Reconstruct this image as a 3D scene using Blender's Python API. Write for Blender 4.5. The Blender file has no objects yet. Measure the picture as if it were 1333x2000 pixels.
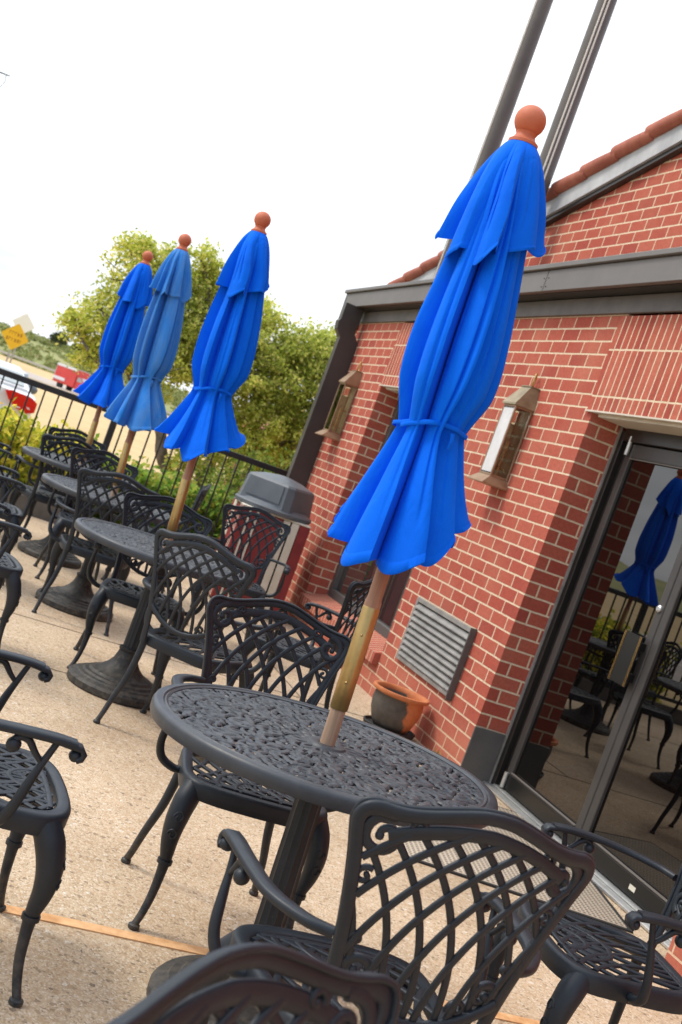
import bpy, math, random
from math import sin, cos, pi, radians, sqrt, atan2, exp
from mathutils import Vector, Matrix, noise as mnoise

S = bpy.context.scene
COL = S.collection
V = Vector

# ------------------------------------------------------------------ camera
EYE = 1.40
ROLL, PITCH, YAW = radians(20.1), radians(2.0), radians(18.2)
fw = V((sin(YAW) * cos(PITCH), cos(YAW) * cos(PITCH), -sin(PITCH)))
r0 = V((cos(YAW), -sin(YAW), 0))
u0 = r0.cross(fw)
cr = cos(ROLL) * r0 + sin(ROLL) * u0
cu = -sin(ROLL) * r0 + cos(ROLL) * u0
cam = bpy.data.cameras.new("camera")
cam.sensor_fit = 'VERTICAL'
cam.sensor_height = 36
cam.lens = 36 * 2350 / 2000
cam.clip_start = 0.05
cam.clip_end = 3000
cam.dof.use_dof = True
cam.dof.focus_distance = 3.3
cam.dof.aperture_fstop = 7.0
camo = bpy.data.objects.new("camera", cam)
M = Matrix((cr, cu, -fw)).transposed().to_4x4()
M.translation = V((0, 0, EYE))
camo.matrix_world = M
COL.objects.link(camo)
S.camera = camo

# ------------------------------------------------------------------ world and sun
SUN_EL, SUN_AZ = radians(52), radians(-68)       # azimuth measured from +Y towards +X
W = bpy.data.worlds.new("World")
S.world = W
W.use_nodes = True
nt = W.node_tree
nt.nodes.clear()
def wn(t, **k):
    n = nt.nodes.new(t)
    for a, b in k.items(): setattr(n, a, b)
    return n
out = wn('ShaderNodeOutputWorld'); bg = wn('ShaderNodeBackground'); bg2 = wn('ShaderNodeBackground'); mixs = wn('ShaderNodeMixShader')
sky = wn('ShaderNodeTexSky', sky_type='NISHITA', sun_disc=False)
sky.sun_elevation = SUN_EL
sky.sun_rotation = SUN_AZ
bg.inputs['Strength'].default_value = 0.15
nt.links.new(sky.outputs[0], bg.inputs[0])
tc = wn('ShaderNodeTexCoord'); mp = wn('ShaderNodeMapping'); mp.inputs['Scale'].default_value = (2.2, 2.2, 9.0)
nz = wn('ShaderNodeTexNoise'); nz.inputs['Scale'].default_value = 1.6; nz.inputs['Detail'].default_value = 6; nz.inputs['Roughness'].default_value = .6
rp = wn('ShaderNodeValToRGB'); rp.color_ramp.elements[0].position = .30; rp.color_ramp.elements[1].position = .52
rp.color_ramp.elements[0].color = (.84, .84, .84, 1); rp.color_ramp.elements[1].color = (1, 1, 1, 1)
nt.links.new(tc.outputs['Generated'], mp.inputs[0]); nt.links.new(mp.outputs[0], nz.inputs['Vector']); nt.links.new(nz.outputs[0], rp.inputs[0])
nz2 = wn('ShaderNodeTexNoise'); nz2.inputs['Scale'].default_value = 2.3; nz2.inputs['Detail'].default_value = 5
nt.links.new(mp.outputs[0], nz2.inputs['Vector'])
rp2 = wn('ShaderNodeValToRGB'); rp2.color_ramp.elements[0].position = .36; rp2.color_ramp.elements[1].position = .66
rp2.color_ramp.elements[0].color = (.66, .705, .76, 1); rp2.color_ramp.elements[1].color = (.97, 1.0, 1.05, 1)
nt.links.new(nz2.outputs[0], rp2.inputs[0])
nt.links.new(rp2.outputs[0], bg2.inputs[0])
sx = wn('ShaderNodeSeparateXYZ'); nt.links.new(tc.outputs['Generated'], sx.inputs[0])
mr = wn('ShaderNodeMapRange'); nt.links.new(sx.outputs[2], mr.inputs[0])
for k_, v_ in ((1, 0.0), (2, .95), (3, .95), (4, 1.9)): mr.inputs[k_].default_value = v_
nt.links.new(mr.outputs[0], bg2.inputs['Strength'])
# cloud thinned behind the camera: an unseen blue gap added to cool the chairs
my = wn('ShaderNodeMapRange'); nt.links.new(sx.outputs[1], my.inputs[0])
for k_, v_ in ((1, -.55), (2, -.05), (3, .30), (4, 1.0)): my.inputs[k_].default_value = v_
mm = wn('ShaderNodeMath', operation='MULTIPLY'); nt.links.new(rp.outputs[0], mm.inputs[0]); nt.links.new(my.outputs[0], mm.inputs[1])
nt.links.new(mm.outputs[0], mixs.inputs[0]); nt.links.new(bg.outputs[0], mixs.inputs[1]); nt.links.new(bg2.outputs[0], mixs.inputs[2])
nt.links.new(mixs.outputs[0], out.inputs[0])

sl = bpy.data.lights.new("sun", 'SUN')
sl.energy = 1.5
sl.angle = radians(14)
sl.color = (1.0, .93, .82)
so = bpy.data.objects.new("sun", sl)
sd = V((sin(SUN_AZ) * cos(SUN_EL), cos(SUN_AZ) * cos(SUN_EL), sin(SUN_EL)))
so.rotation_euler = sd.to_track_quat('Z', 'Y').to_euler()
so.location = sd * 30
COL.objects.link(so)
S.view_settings.view_transform = 'Standard'
S.view_settings.look = 'None'
S.view_settings.exposure = 0.50
S.view_settings.gamma = 1
S.render.resolution_x = 682
S.render.resolution_y = 1024
S.render.engine = 'CYCLES'

# ------------------------------------------------------------------ helpers
def sub(a, b): return V(a) - V(b)

class MB:
    """collects geometry; build() links it as ONE mesh object"""
    def __init__(s): s.v = []; s.f = []; s.m = []; s.cur = 0
    def add(s, vs, fs):
        o = len(s.v)
        s.v += [tuple(p) for p in vs]
        for q in fs: s.f.append([i + o for i in q]); s.m.append(s.cur)
    def box(s, a, b):
        x0, y0, z0 = a; x1, y1, z1 = b
        s.add([(x0, y0, z0), (x1, y0, z0), (x1, y1, z0), (x0, y1, z0), (x0, y0, z1), (x1, y0, z1), (x1, y1, z1), (x0, y1, z1)],
              [(0, 3, 2, 1), (4, 5, 6, 7), (0, 1, 5, 4), (1, 2, 6, 5), (2, 3, 7, 6), (3, 0, 4, 7)])
    def bbox(s, a, b, c=.004):
        """box with small chamfers on every edge"""
        x0, y0, z0 = a; x1, y1, z1 = b
        c = min(c, (x1 - x0) * .4, (y1 - y0) * .4, (z1 - z0) * .4)
        def ring(z, i):
            return [(x0 + i + c, y0 + i, z), (x1 - i - c, y0 + i, z), (x1 - i, y0 + i + c, z), (x1 - i, y1 - i - c, z),
                    (x1 - i - c, y1 - i, z), (x0 + i + c, y1 - i, z), (x0 + i, y1 - i - c, z), (x0 + i, y0 + i + c, z)]
        s.loft([ring(z0, c), ring(z0 + c, 0), ring(z1 - c, 0), ring(z1, c)], cap=True)
    def loft(s, rings, closed=True, cap=False):
        n = len(rings[0]); vs = [p for r in rings for p in r]; fs = []
        for i in range(len(rings) - 1):
            for j in range(n if closed else n - 1):
                k = (j + 1) % n
                fs.append((i * n + j, i * n + k, (i + 1) * n + k, (i + 1) * n + j))
        if cap:
            fs.append(tuple(range(n - 1, -1, -1))); o = (len(rings) - 1) * n
            fs.append(tuple(o + j for j in range(n)))
        s.add(vs, fs)
    def lathe(s, prof, n=32, c=(0, 0, 0), cap=True, a0=0):
        rings = [[(c[0] + r * cos(a0 + 2 * pi * j / n), c[1] + r * sin(a0 + 2 * pi * j / n), c[2] + z) for j in range(n)] for r, z in prof]
        s.loft(rings, True, cap)
    def tube(s, pts, rad, n=8, cap=True):
        pts = [V(p) for p in pts]
        if not hasattr(rad, '__len__'): rad = [rad] * len(pts)
        rings = []; ref = None
        for i, p in enumerate(pts):
            t = (pts[min(i + 1, len(pts) - 1)] - pts[max(i - 1, 0)])
            if t.length < 1e-9: t = V((0, 0, 1))
            t.normalize()
            if ref is None:
                ref = t.orthogonal().normalized()
            ref = (ref - t * ref.dot(t)).normalized()
            b = t.cross(ref)
            rings.append([p + (ref * cos(2 * pi * j / n) + b * sin(2 * pi * j / n)) * rad[i] for j in range(n)])
        s.loft(rings, True, cap)
    def ribbon(s, pts, nrm, w, t, rnd=True):
        """flat bar following pts; nrm = surface normal (vector or list), w across, t thick; chamfered"""
        pts = [V(p) for p in pts]; N = len(pts)
        if not hasattr(w, '__len__'): w = [w] * N
        if not hasattr(t, '__len__'): t = [t] * N
        if isinstance(nrm, (tuple, Vector)): nrm = [nrm] * N
        rings = []
        for i, p in enumerate(pts):
            tg = (pts[min(i + 1, N - 1)] - pts[max(i - 1, 0)])
            if tg.length < 1e-9: tg = V((1, 0, 0))
            tg.normalize(); nn = V(nrm[i]); nn = (nn - tg * nn.dot(tg)).normalized(); sd_ = tg.cross(nn)
            a = w[i] / 2; b = t[i] / 2
            if rnd:
                c = min(a, b) * .5
                q = [(a, -b + c), (a, b - c), (a - c, b), (-a + c, b), (-a, b - c), (-a, -b + c), (-a + c, -b), (a - c, -b)]
            else:
                q = [(a, -b), (a, b), (-a, b), (-a, -b)]
            rings.append([p + sd_ * x + nn * y for x, y in q])
        s.loft(rings, True, True)
    def sphere(s, c, r, n=12, sc=(1, 1, 1)):
        m = max(6, n // 2 + 2)
        rings = []
        for i in range(1, m):
            a = pi * i / m
            rings.append([(c[0] + sc[0] * r * sin(a) * cos(2 * pi * j / n), c[1] + sc[1] * r * sin(a) * sin(2 * pi * j / n), c[2] - sc[2] * r * cos(a)) for j in range(n)])
        s.loft(rings, True, True)
    def prism(s, poly, fn, a, b):
        """poly of 2D pts extruded between a and b with fn(x, y, h) -> 3D"""
        s.loft([[fn(x, y, a) for x, y in poly], [fn(x, y, b) for x, y in poly]], True, True)
    def leafquad(s, c, size, rng, asp=.55):
        d = V((rng.gauss(0, 1), rng.gauss(0, 1), rng.gauss(0, 1))).normalized()
        e = d.orthogonal().normalized()
        e = (Matrix.Rotation(rng.uniform(0, 6.28), 3, d) @ e)
        g = d.cross(e)
        a = e * size; b = g * size * asp
        c = V(c)
        s.add([c - a, c - a * .2 + b + d * size * .12, c + a, c - a * .2 - b + d * size * .12], [(0, 3, 2, 1)])
    def mesh(s, name, mats, smooth=40):
        me = bpy.data.meshes.new(name)
        me.from_pydata(s.v, [], s.f)
        if not isinstance(mats, (list, tuple)): mats = [mats]
        for m in mats: me.materials.append(m)
        if len(mats) > 1: me.polygons.foreach_set('material_index', s.m)
        if smooth:
            me.polygons.foreach_set('use_smooth', [True] * len(me.polygons))
            me.set_sharp_from_angle(angle=radians(smooth))
        me.update()
        return me
    def build(s, name, mats, parent=None, smooth=40, fix=True):
        me = s.mesh(name, mats, smooth)
        if fix:
            import bmesh
            b = bmesh.new(); b.from_mesh(me); bmesh.ops.recalc_face_normals(b, faces=b.faces); b.to_mesh(me); b.free()
            if smooth: me.set_sharp_from_angle(angle=radians(smooth))
        o = bpy.data.objects.new(name, me)
        COL.objects.link(o)
        if parent: o.parent = parent
        return o

def empty(name, loc=(0, 0, 0), rot=(0, 0, 0)):
    o = bpy.data.objects.new(name, None)
    o.empty_display_size = .1
    o.location = loc; o.rotation_euler = rot
    COL.objects.link(o)
    return o
def tag(o, label=None, cat=None, group=None, kind=None):
    for k, v in (('label', label), ('category', cat), ('group', group), ('kind', kind)):
        if v: o[k] = v
    return o
def copy_tree(o, parent=None):
    c = o.copy(); COL.objects.link(c); c.parent = parent
    for ch in list(o.children): copy_tree(ch, c)
    return c
def spline(pts, n=6):
    """Catmull-Rom through pts"""
    P = [V(p) for p in pts]; P = [P[0] * 2 - P[1]] + P + [P[-1] * 2 - P[-2]]
    o = []
    for i in range(1, len(P) - 2):
        for k in range(n):
            t = k / n
            a, b, c, d = P[i - 1], P[i], P[i + 1], P[i + 2]
            o.append(.5 * ((2 * b) + (c - a) * t + (2 * a - 5 * b + 4 * c - d) * t * t + (3 * b - a - 3 * c + d) * t ** 3))
    o.append(P[-2])
    return o
def lerp_list(vals, n):
    m = len(vals) - 1
    return [vals[min(int(i / (n - 1) * m), m - 1)] * (1 - (i / (n - 1) * m - min(int(i / (n - 1) * m), m - 1))) + vals[min(int(i / (n - 1) * m), m - 1) + 1] * (i / (n - 1) * m - min(int(i / (n - 1) * m), m - 1)) for i in range(n)]

# ------------------------------------------------------------------ materials
class NT:
    def __init__(s, name):
        s.mat = bpy.data.materials.new(name); s.mat.use_nodes = True
        s.t = s.mat.node_tree; s.b = s.t.nodes['Principled BSDF']; s.o = s.t.nodes['Material Output']
    def n(s, ty, ins=None, **k):
        x = s.t.nodes.new(ty)
        for a, b in k.items(): setattr(x, a, b)
        for a, b in (ins or {}).items(): s.set(x.inputs[a], b)
        return x
    def set(s, sock, val):
        if isinstance(val, bpy.types.NodeSocket): s.t.links.new(val, sock)
        else: sock.default_value = val
    def p(s, **k):
        for a, b in k.items(): s.set(s.b.inputs[a.replace('_', ' ')], b)
    def ramp(s, fac, stops):
        r = s.n('ShaderNodeValToRGB'); s.set(r.inputs[0], fac)
        e = r.color_ramp.elements
        while len(e) < len(stops): e.new(.5)
        for x, (p, c) in zip(e, stops):
            x.position = p; x.color = c if len(c) == 4 else (*c, 1)
        return r.outputs[0]
    def noise(s, scale, detail=4, rough=.5, vec=None, dist=0):
        x = s.n('ShaderNodeTexNoise', {'Scale': scale, 'Detail': detail, 'Roughness': rough, 'Distortion': dist})
        if vec is not None: s.set(x.inputs['Vector'], vec)
        return x.outputs[0]
    def mix(s, f, a, b, blend='MIX'):
        x = s.n('ShaderNodeMix', data_type='RGBA', blend_type=blend)
        s.set(x.inputs[0], f); s.set(x.inputs[6], a); s.set(x.inputs[7], b)
        return x.outputs[2]
    def math(s, op, a, b=0.0):
        x = s.n('ShaderNodeMath', operation=op); s.set(x.inputs[0], a); s.set(x.inputs[1], b); return x.outputs[0]
    def bump(s, h, strength=.3, dist=.01):
        x = s.n('ShaderNodeBump', {'Strength': strength, 'Distance': dist, 'Height': h}); s.set(s.b.inputs['Normal'], x.outputs[0])
    def obj(s): return s.n('ShaderNodeTexCoord').outputs['Object']
    def pos(s): return s.n('ShaderNodeNewGeometry').outputs['Position']

def C(c): return (*c, 1)
def mat(name, col, rough=.6, metal=0, col2=None, scale=6, bump=0, bscale=60, spec=.5, lo=.35, hi=.65, world=False, rvar=0):
    m = NT(name)
    vec = m.pos() if world else m.obj()
    if col2:
        f = m.noise(scale, 5, .6, vec)
        m.p(Base_Color=m.ramp(f, [(lo, col), (hi, col2)]))
    else: m.p(Base_Color=C(col))
    m.p(Roughness=rough, Metallic=metal)
    m.b.inputs['Specular IOR Level'].default_value = spec
    if rvar: m.p(Roughness=m.math('ADD', rough - rvar, m.math('MULTIPLY', m.noise(scale * 2, 4, .6, vec), 2 * rvar)))
    if bump: m.bump(m.noise(bscale, 4, .6, vec), bump, .005)
    return m.mat

def brick_mat(name, soldier=False, rowlock=False):
    m = NT(name)
    g = m.n('ShaderNodeNewGeometry')
    sp = m.n('ShaderNodeSeparateXYZ', {0: g.outputs['Position']}); sn = m.n('ShaderNodeSeparateXYZ', {0: g.outputs['True Normal']})
    ax = m.math('GREATER_THAN', m.math('ABSOLUTE', sn.outputs[0]), .5)
    az = m.math('GREATER_THAN', m.math('ABSOLUTE', sn.outputs[2]), .5)
    mx = m.n('ShaderNodeMix'); m.set(mx.inputs[0], ax); m.set(mx.inputs[2], m.math('ADD', sp.outputs[0], -.045)); m.set(mx.inputs[3], m.math('ADD', sp.outputs[1], .06))
    u = mx.outputs[0]
    mz = m.n('ShaderNodeMix'); m.set(mz.inputs[0], az); m.set(mz.inputs[2], m.math('ADD', sp.outputs[2], .0076)); m.set(mz.inputs[3], sp.outputs[0])
    v = mz.outputs[0]
    if soldier or rowlock:
        mu = m.n('ShaderNodeMix'); m.set(mu.inputs[0], az); m.set(mu.inputs[2], sp.outputs[1]); m.set(mu.inputs[3], sp.outputs[1])
        cv = m.n('ShaderNodeCombineXYZ', {0: m.math('ADD', v, .163 if soldier else .02), 1: sp.outputs[1]})
    else: cv = m.n('ShaderNodeCombineXYZ', {0: u, 1: v})
    # slightly wavy joints
    wob = m.n('ShaderNodeTexNoise', {'Scale': 14.0, 'Detail': 2.0, 'Vector': g.outputs['Position']})
    wv = m.n('ShaderNodeVectorMath', operation='MULTIPLY_ADD'); m.set(wv.inputs[0], wob.outputs['Color']); wv.inputs[1].default_value = (.006, .004, 0); m.set(wv.inputs[2], cv.outputs[0])
    bt = m.n('ShaderNodeTexBrick', {'Scale': 1.0, 'Mortar Size': .0058, 'Mortar Smooth': .25, 'Bias': 0.0, 'Brick Width': .205, 'Row Height': .0784,
                                    'Color1': (0, 0, 0, 1), 'Color2': (1, 1, 1, 1), 'Mortar': (.5, .5, .5, 1)}, offset=.5, squash=1)
    if soldier: bt.inputs['Brick Width'].default_value = .27; bt.inputs['Row Height'].default_value = .066; bt.offset = 0; bt.inputs['Mortar Size'].default_value = .0058
    if rowlock: bt.inputs['Brick Width'].default_value = .5; bt.inputs['Row Height'].default_value = .066; bt.offset = 0
    m.set(bt.inputs['Vector'], wv.outputs[0])
    tone = m.ramp(bt.outputs['Color'], [(0, (.33, .066, .046)), (.2, (.37, .076, .051)), (.5, (.40, .091, .060)), (.85, (.42, .104, .068)), (1, (.45, .123, .082))])
    n1 = m.noise(55, 5, .7, g.outputs['Position']); n2 = m.noise(2.2, 4, .6, g.outputs['Position'])
    tone = m.mix(.5, tone, m.mix(1, tone, m.ramp(n1, [(.3, (.62, .62, .62)), (.62, (1.25, 1.2, 1.15))]), 'MULTIPLY'))
    chalk = m.ramp(n2, [(.45, (0, 0, 0)), (.75, (.25, .25, .25))])
    low = m.n('ShaderNodeMapRange', {0: sp.outputs[2], 1: .42, 2: .1, 3: 0.0, 4: .42})
    cf = m.math('ADD', m.math('MULTIPLY', chalk, .8), m.math('MULTIPLY', low.outputs[0], m.noise(9, 3, .6, g.outputs['Position'])))
    tone = m.mix(cf, tone, (.58, .27, .17, 1))
    mort = m.ramp(m.noise(40, 4, .6, g.outputs['Position']), [(.3, (.60, .46, .31)), (.7, (.78, .64, .46))])
    mort = m.mix(m.math('MULTIPLY', low.outputs[0], 1.1), mort, (.56, .30, .19, 1))
    m.p(Base_Color=m.mix(bt.outputs['Fac'], tone, mort), Roughness=.86)
    m.b.inputs['Specular IOR Level'].default_value = .25
    h = m.math('ADD', m.math('MULTIPLY', bt.outputs['Fac'], -1.0), m.math('MULTIPLY', n1, .35))
    m.bump(h, .55, .006)
    return m.mat

def metal_paint(name, c1, c2, rough, dust=(.16, .125, .09), dustamt=.25):
    m = NT(name); o = m.obj()
    f = m.noise(9, 5, .65, o)
    base = m.ramp(f, [(.35, c1), (.7, c2)])
    g = m.n('ShaderNodeNewGeometry')
    d = m.math('MULTIPLY', m.ramp(m.noise(38, 6, .7, o), [(.52, (0, 0, 0)), (.72, (1, 1, 1))]), dustamt)
    base = m.mix(d, base, C(dust))
    oz = m.n('ShaderNodeSeparateXYZ', {0: o}).outputs[2]
    lowz = m.n('ShaderNodeMapRange', {0: oz, 1: .22, 2: 0.0, 3: 0.0, 4: .42}).outputs[0]
    base = m.mix(m.math('MULTIPLY', lowz, m.ramp(m.noise(30, 5, .7, o), [(.4, (0, 0, 0)), (.65, (1, 1, 1))])), base, (.20, .16, .115, 1))
    base = m.mix(m.math('MULTIPLY', m.ramp(m.noise(75, 5, .75, o), [(.66, (0, 0, 0)), (.72, (1, 1, 1))]), .35), base, (.14, .115, .09, 1))
    m.p(Base_Color=base, Roughness=m.math('ADD', rough - .08, m.math('MULTIPLY', m.noise(22, 4, .6, o), .2)))
    m.b.inputs['Specular IOR Level'].default_value = .4
    m.bump(m.noise(260, 3, .6, o), .10, .002)
    return m.mat

MAT = {}
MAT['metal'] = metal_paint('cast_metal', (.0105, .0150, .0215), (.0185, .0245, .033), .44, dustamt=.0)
MAT['metal_top'] = metal_paint('cast_metal_top_sheen', (.034, .039, .047), (.055, .061, .070), .40, dustamt=.12)  # base lightened to stand in for grazing sky sheen, with some dust
MAT['metal_base'] = metal_paint('cast_metal_dusty', (.016, .017, .018), (.034, .034, .033), .58, dustamt=.55)
MAT['brick'] = brick_mat('brick'); MAT['soldier'] = brick_mat('soldier_brick', soldier=True); MAT['rowlock'] = brick_mat('rowlock_brick', rowlock=True)
MAT['blackbronze'] = mat('dark_frame_soffit_shade', (.014, .012, .011), .35, 0, (.022, .019, .017), 3)
MAT['whitepane'] = mat('white_pane', (.60, .585, .58), .25, 0, (.68, .665, .66), 12)  # near-white pane over the front of the near lantern
MAT['bronze'] = mat('dark_trim_paint', (.040, .036, .034), .42, 0, (.054, .049, .046), 3, .08, 120)
MAT['bead'] = mat('dull_bead', (.16, .14, .125), .5, 0)
MAT['trim'] = mat('grey_trim_paint', (.115, .104, .098), .5, 0, (.145, .132, .124), 2.2, .10, 90)
MAT['frieze'] = mat('weathered_frieze', (.085, .073, .066), .55, 0, (.125, .108, .098), 5, .15, 70)
MAT['rake'] = mat('pale_rake_board', (.33, .34, .36), .7, 0, (.50, .51, .52), 4, .3, 60)
MAT['tile'] = mat('roof_tile', (.30, .085, .055), .8, 0, (.42, .14, .09), 7, .3, 50)
MAT['kick'] = mat('grey_kick_panel', (.085, .083, .080), .55, 0, (.115, .110, .105), 6, .08, 60)
MAT['cream'] = mat('lintel_paint', (.56, .50, .40), .6, 0, (.64, .58, .48), 5)
MAT['black'] = mat('black_trim', (.008, .008, .008), .3)
MAT['louver'] = mat('louver_paint', (.20, .19, .175), .55, 0, (.30, .285, .265), 8, .1, 80)
MAT['louver_dark'] = mat('louver_frame', (.09, .085, .08), .5)
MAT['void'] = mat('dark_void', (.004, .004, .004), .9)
MAT['alu'] = mat('aluminium', (.50, .50, .49), .38, .7, (.62, .62, .60), 12)
MAT['gold'] = mat('brass_edge', (.75, .48, .20), .25, 1)
MAT['brass'] = mat('aged_brass', (.42, .27, .10), .36, .85, (.54, .37, .15), 12, .1, 60, rvar=.1)
MAT['copper'] = mat('aged_copper', (.30, .17, .095), .45, .5, (.36, .25, .155), 9, .1, 60, rvar=.12)
MAT['patina'] = mat('patina_brass', (.36, .30, .19), .5, .3, (.22, .17, .10), 11)
MAT['lampback'] = mat('lamp_backplate', (.66, .55, .32), .5, 0, (.46, .38, .22), 16)
MAT['candle'] = mat('candle_tube', (.55, .36, .14), .5)
MAT['terracotta'] = mat('finial_terracotta', (.50, .125, .055), .62, 0, (.56, .16, .075), 20)
MAT['rubber'] = mat('rubber', (.02, .02, .02), .7)
MAT['pole'] = mat('flagpole_paint', (.085, .072, .063), .5, 0, (.115, .098, .086), 3)
MAT['halyard'] = mat('halyard_rope', (.72, .68, .60), .7)
MAT['fence'] = mat('black_rail_paint', (.012, .012, .013), .4, 0, (.022, .022, .022), 9)
MAT['curb'] = mat('concrete_curb', (.085, .076, .066), .85, 0, (.14, .125, .105), 6, .3, 60, world=True)
MAT['maroon'] = mat('maroon_board', (.18, .014, .016), .5, 0, (.25, .025, .026), 6)
MAT['creamboard'] = mat('cream_board', (.62, .57, .45), .55, 0, (.70, .66, .55), 6)
MAT['greyplastic'] = mat('grey_plastic', (.10, .114, .129), .5, 0, (.125, .14, .155), 5, .06, 200)
MAT['whitepaint'] = mat('white_car_paint', (.74, .74, .75), .22, 0, spec=.6)
MAT['carglass'] = mat('car_glass', (.36, .40, .40), .08, 0, spec=.8)
MAT['redlens'] = mat('tail_lens', (.62, .012, .012), .12, 0, spec=.7)
MAT['chrome'] = mat('chrome', (.6, .6, .6), .2, 1)
MAT['darkgrey'] = mat('mirror_grey', (.10, .115, .13), .3)
MAT['red'] = mat('red_truck_paint', (.62, .05, .045), .4, 0, (.70, .07, .06), .8)
MAT['truckwhite'] = mat('white_truck_paint', (.78, .76, .74), .4)
MAT['signyellow'] = mat('yellow_sign', (.83, .46, .008), .5, 0, (.86, .50, .01), 3)
MAT['signdark'] = mat('sign_letters', (.42, .19, .005), .5)
MAT['signpale'] = mat('faded_sign', (.90, .87, .74), .7)
MAT['post'] = mat('sign_post_metal', (.40, .37, .33), .5, .5)
MAT['bark'] = mat('bark', (.10, .08, .065), .9, 0, (.24, .20, .165), 9, .6, 30)
MAT['scrubhill'] = mat('hill_scrub_ground', (.21, .235, .075), .95, 0, (.33, .30, .13), .05, world=True)
MAT['roadside'] = mat('galvanised_rail', (.55, .52, .48), .5, .3)
MAT['stucco'] = mat('far_wall', (.46, .14, .085), .9, 0, (.52, .18, .11), 5)
MAT['mat'] = None

def wood_mat():
    m = NT('umbrella_wood'); o = m.obj()
    mp_ = m.n('ShaderNodeMapping', {0: o}); mp_.inputs['Scale'].default_value = (30, 30, 1.5)
    f = m.noise(3, 6, .65, mp_.outputs[0], .6)
    red = m.ramp(f, [(.3, (.33, .115, .055)), (.7, (.47, .21, .115))])
    grey = m.ramp(f, [(.3, (.33, .23, .15)), (.7, (.48, .36, .25))])
    z = m.n('ShaderNodeSeparateXYZ', {0: o}).outputs[2]
    w = m.n('ShaderNodeMapRange', {0: m.math('ADD', z, m.math('MULTIPLY', m.noise(9, 4, .6, o), .18)), 1: .62, 2: .34, 3: 0.0, 4: .75})
    m.p(Base_Color=m.mix(w.outputs[0], red, grey), Roughness=.6)
    m.bump(f, .2, .004)
    return m.mat
MAT['wood'] = wood_mat()

def cloth_mat(name, c1, c2, fade=None):
    m = NT(name); o = m.obj()
    f = m.noise(5, 4, .6, o)
    base = m.ramp(f, [(.3, c1), (.7, c2)])
    if fade:
        mp_ = m.n('ShaderNodeMapping', {0: o}); mp_.inputs['Scale'].default_value = (9, 9, 1.6)
        base = m.mix(m.ramp(m.noise(2, 5, .6, mp_.outputs[0]), [(.35, (0, 0, 0)), (.7, (.75, .75, .75))]), base, C(fade))
    m.p(Base_Color=base, Roughness=.8)
    m.b.inputs['Specular IOR Level'].default_value = .12
    m.b.inputs['Sheen Weight'].default_value = .05
    m.b.inputs['Sheen Tint'].default_value = (.3, .55, 1, 1)
    mw = m.n('ShaderNodeMapping', {0: o}); mw.inputs['Scale'].default_value = (1, 1, .32); mw.inputs['Rotation'].default_value = (.12, .1, 0)
    wr = m.n('ShaderNodeTexNoise', {'Scale': 17.0, 'Detail': 5.0, 'Roughness': .55, 'Distortion': .6, 'Vector': mw.outputs[0]}).outputs[0]
    m.bump(m.math('ADD', wr, m.math('MULTIPLY', m.n('ShaderNodeTexNoise', {'Scale': 420.0, 'Detail': 2.0, 'Vector': o}).outputs[0], .06)), .55, .012)
    return m.mat
MAT['blue'] = cloth_mat('blue_canvas', (.000, .118, .74), (.000, .148, .84))
MAT['blue_deep'] = cloth_mat('deep_blue_canvas', (.000, .110, .70), (.000, .136, .80))
MAT['blue_faded'] = cloth_mat('faded_blue_canvas', (.020, .185, .60), (.032, .22, .66), fade=(.11, .26, .54))

def aggregate_mat():
    m = NT('exposed_aggregate'); p = m.pos()
    vo = m.n('ShaderNodeTexVoronoi', {'Scale': 150.0, 'Vector': p, 'Randomness': 1.0})
    big = m.n('ShaderNodeTexVoronoi', {'Scale': 85.0, 'Vector': p, 'Randomness': 1.0})
    cs = m.n('ShaderNodeSeparateColor', {0: vo.outputs['Color']}); cb = m.n('ShaderNodeSeparateColor', {0: big.outputs['Color']})
    peb = m.ramp(cs.outputs[0], [(0, (.26, .20, .145)), (.12, (.50, .375, .255)), (.5, (.63, .49, .345)), (.8, (.69, .56, .41)), (1, (.78, .69, .58))])
    pb2 = m.ramp(cb.outputs[1], [(0, (.20, .165, .135)), (.10, (.52, .37, .235)), (.6, (.65, .50, .35)), (.93, (.69, .56, .42)), (1, (.80, .75, .67))])
    c = m.mix(m.ramp(cb.outputs[0], [(.55, (0, 0, 0)), (.6, (1, 1, 1))]), peb, pb2)
    gap = m.ramp(vo.outputs['Distance'], [(.28, (0, 0, 0)), (.62, (1, 1, 1))])
    c = m.mix(m.math('MULTIPLY', gap, .38), c, (.44, .32, .20, 1))
    st = m.noise(1.3, 5, .65, p)
    c = m.mix(1, c, m.ramp(st, [(.3, (.76, .72, .67)), (.6, (.98, .97, .945))]), 'MULTIPLY')
    sv = m.n('ShaderNodeTexVoronoi', {'Scale': 1.9, 'Vector': p, 'Randomness': 1.0}); sd2 = m.n('ShaderNodeMath', {0: sv.outputs['Distance'], 1: m.math('MULTIPLY', m.noise(22, 3, .6, p), .06)}, operation='ADD')
    c = m.mix(m.math('MULTIPLY', m.ramp(sd2.outputs[0], [(.045, (1, 1, 1)), (.062, (0, 0, 0))]), .5), c, (.20, .155, .115, 1))
    c = m.mix(m.math('MULTIPLY', m.ramp(m.noise(.55, 6, .7, p, .8), [(.52, (0, 0, 0)), (.66, (1, 1, 1))]), .22), c, (.30, .215, .14, 1))
    m.p(Base_Color=c, Roughness=.85)
    m.b.inputs['Specular IOR Level'].default_value = .3
    m.bump(m.math('MULTIPLY', vo.outputs['Distance'], -1.0), .35, .006)
    return m.mat
MAT['patio'] = aggregate_mat()

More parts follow.
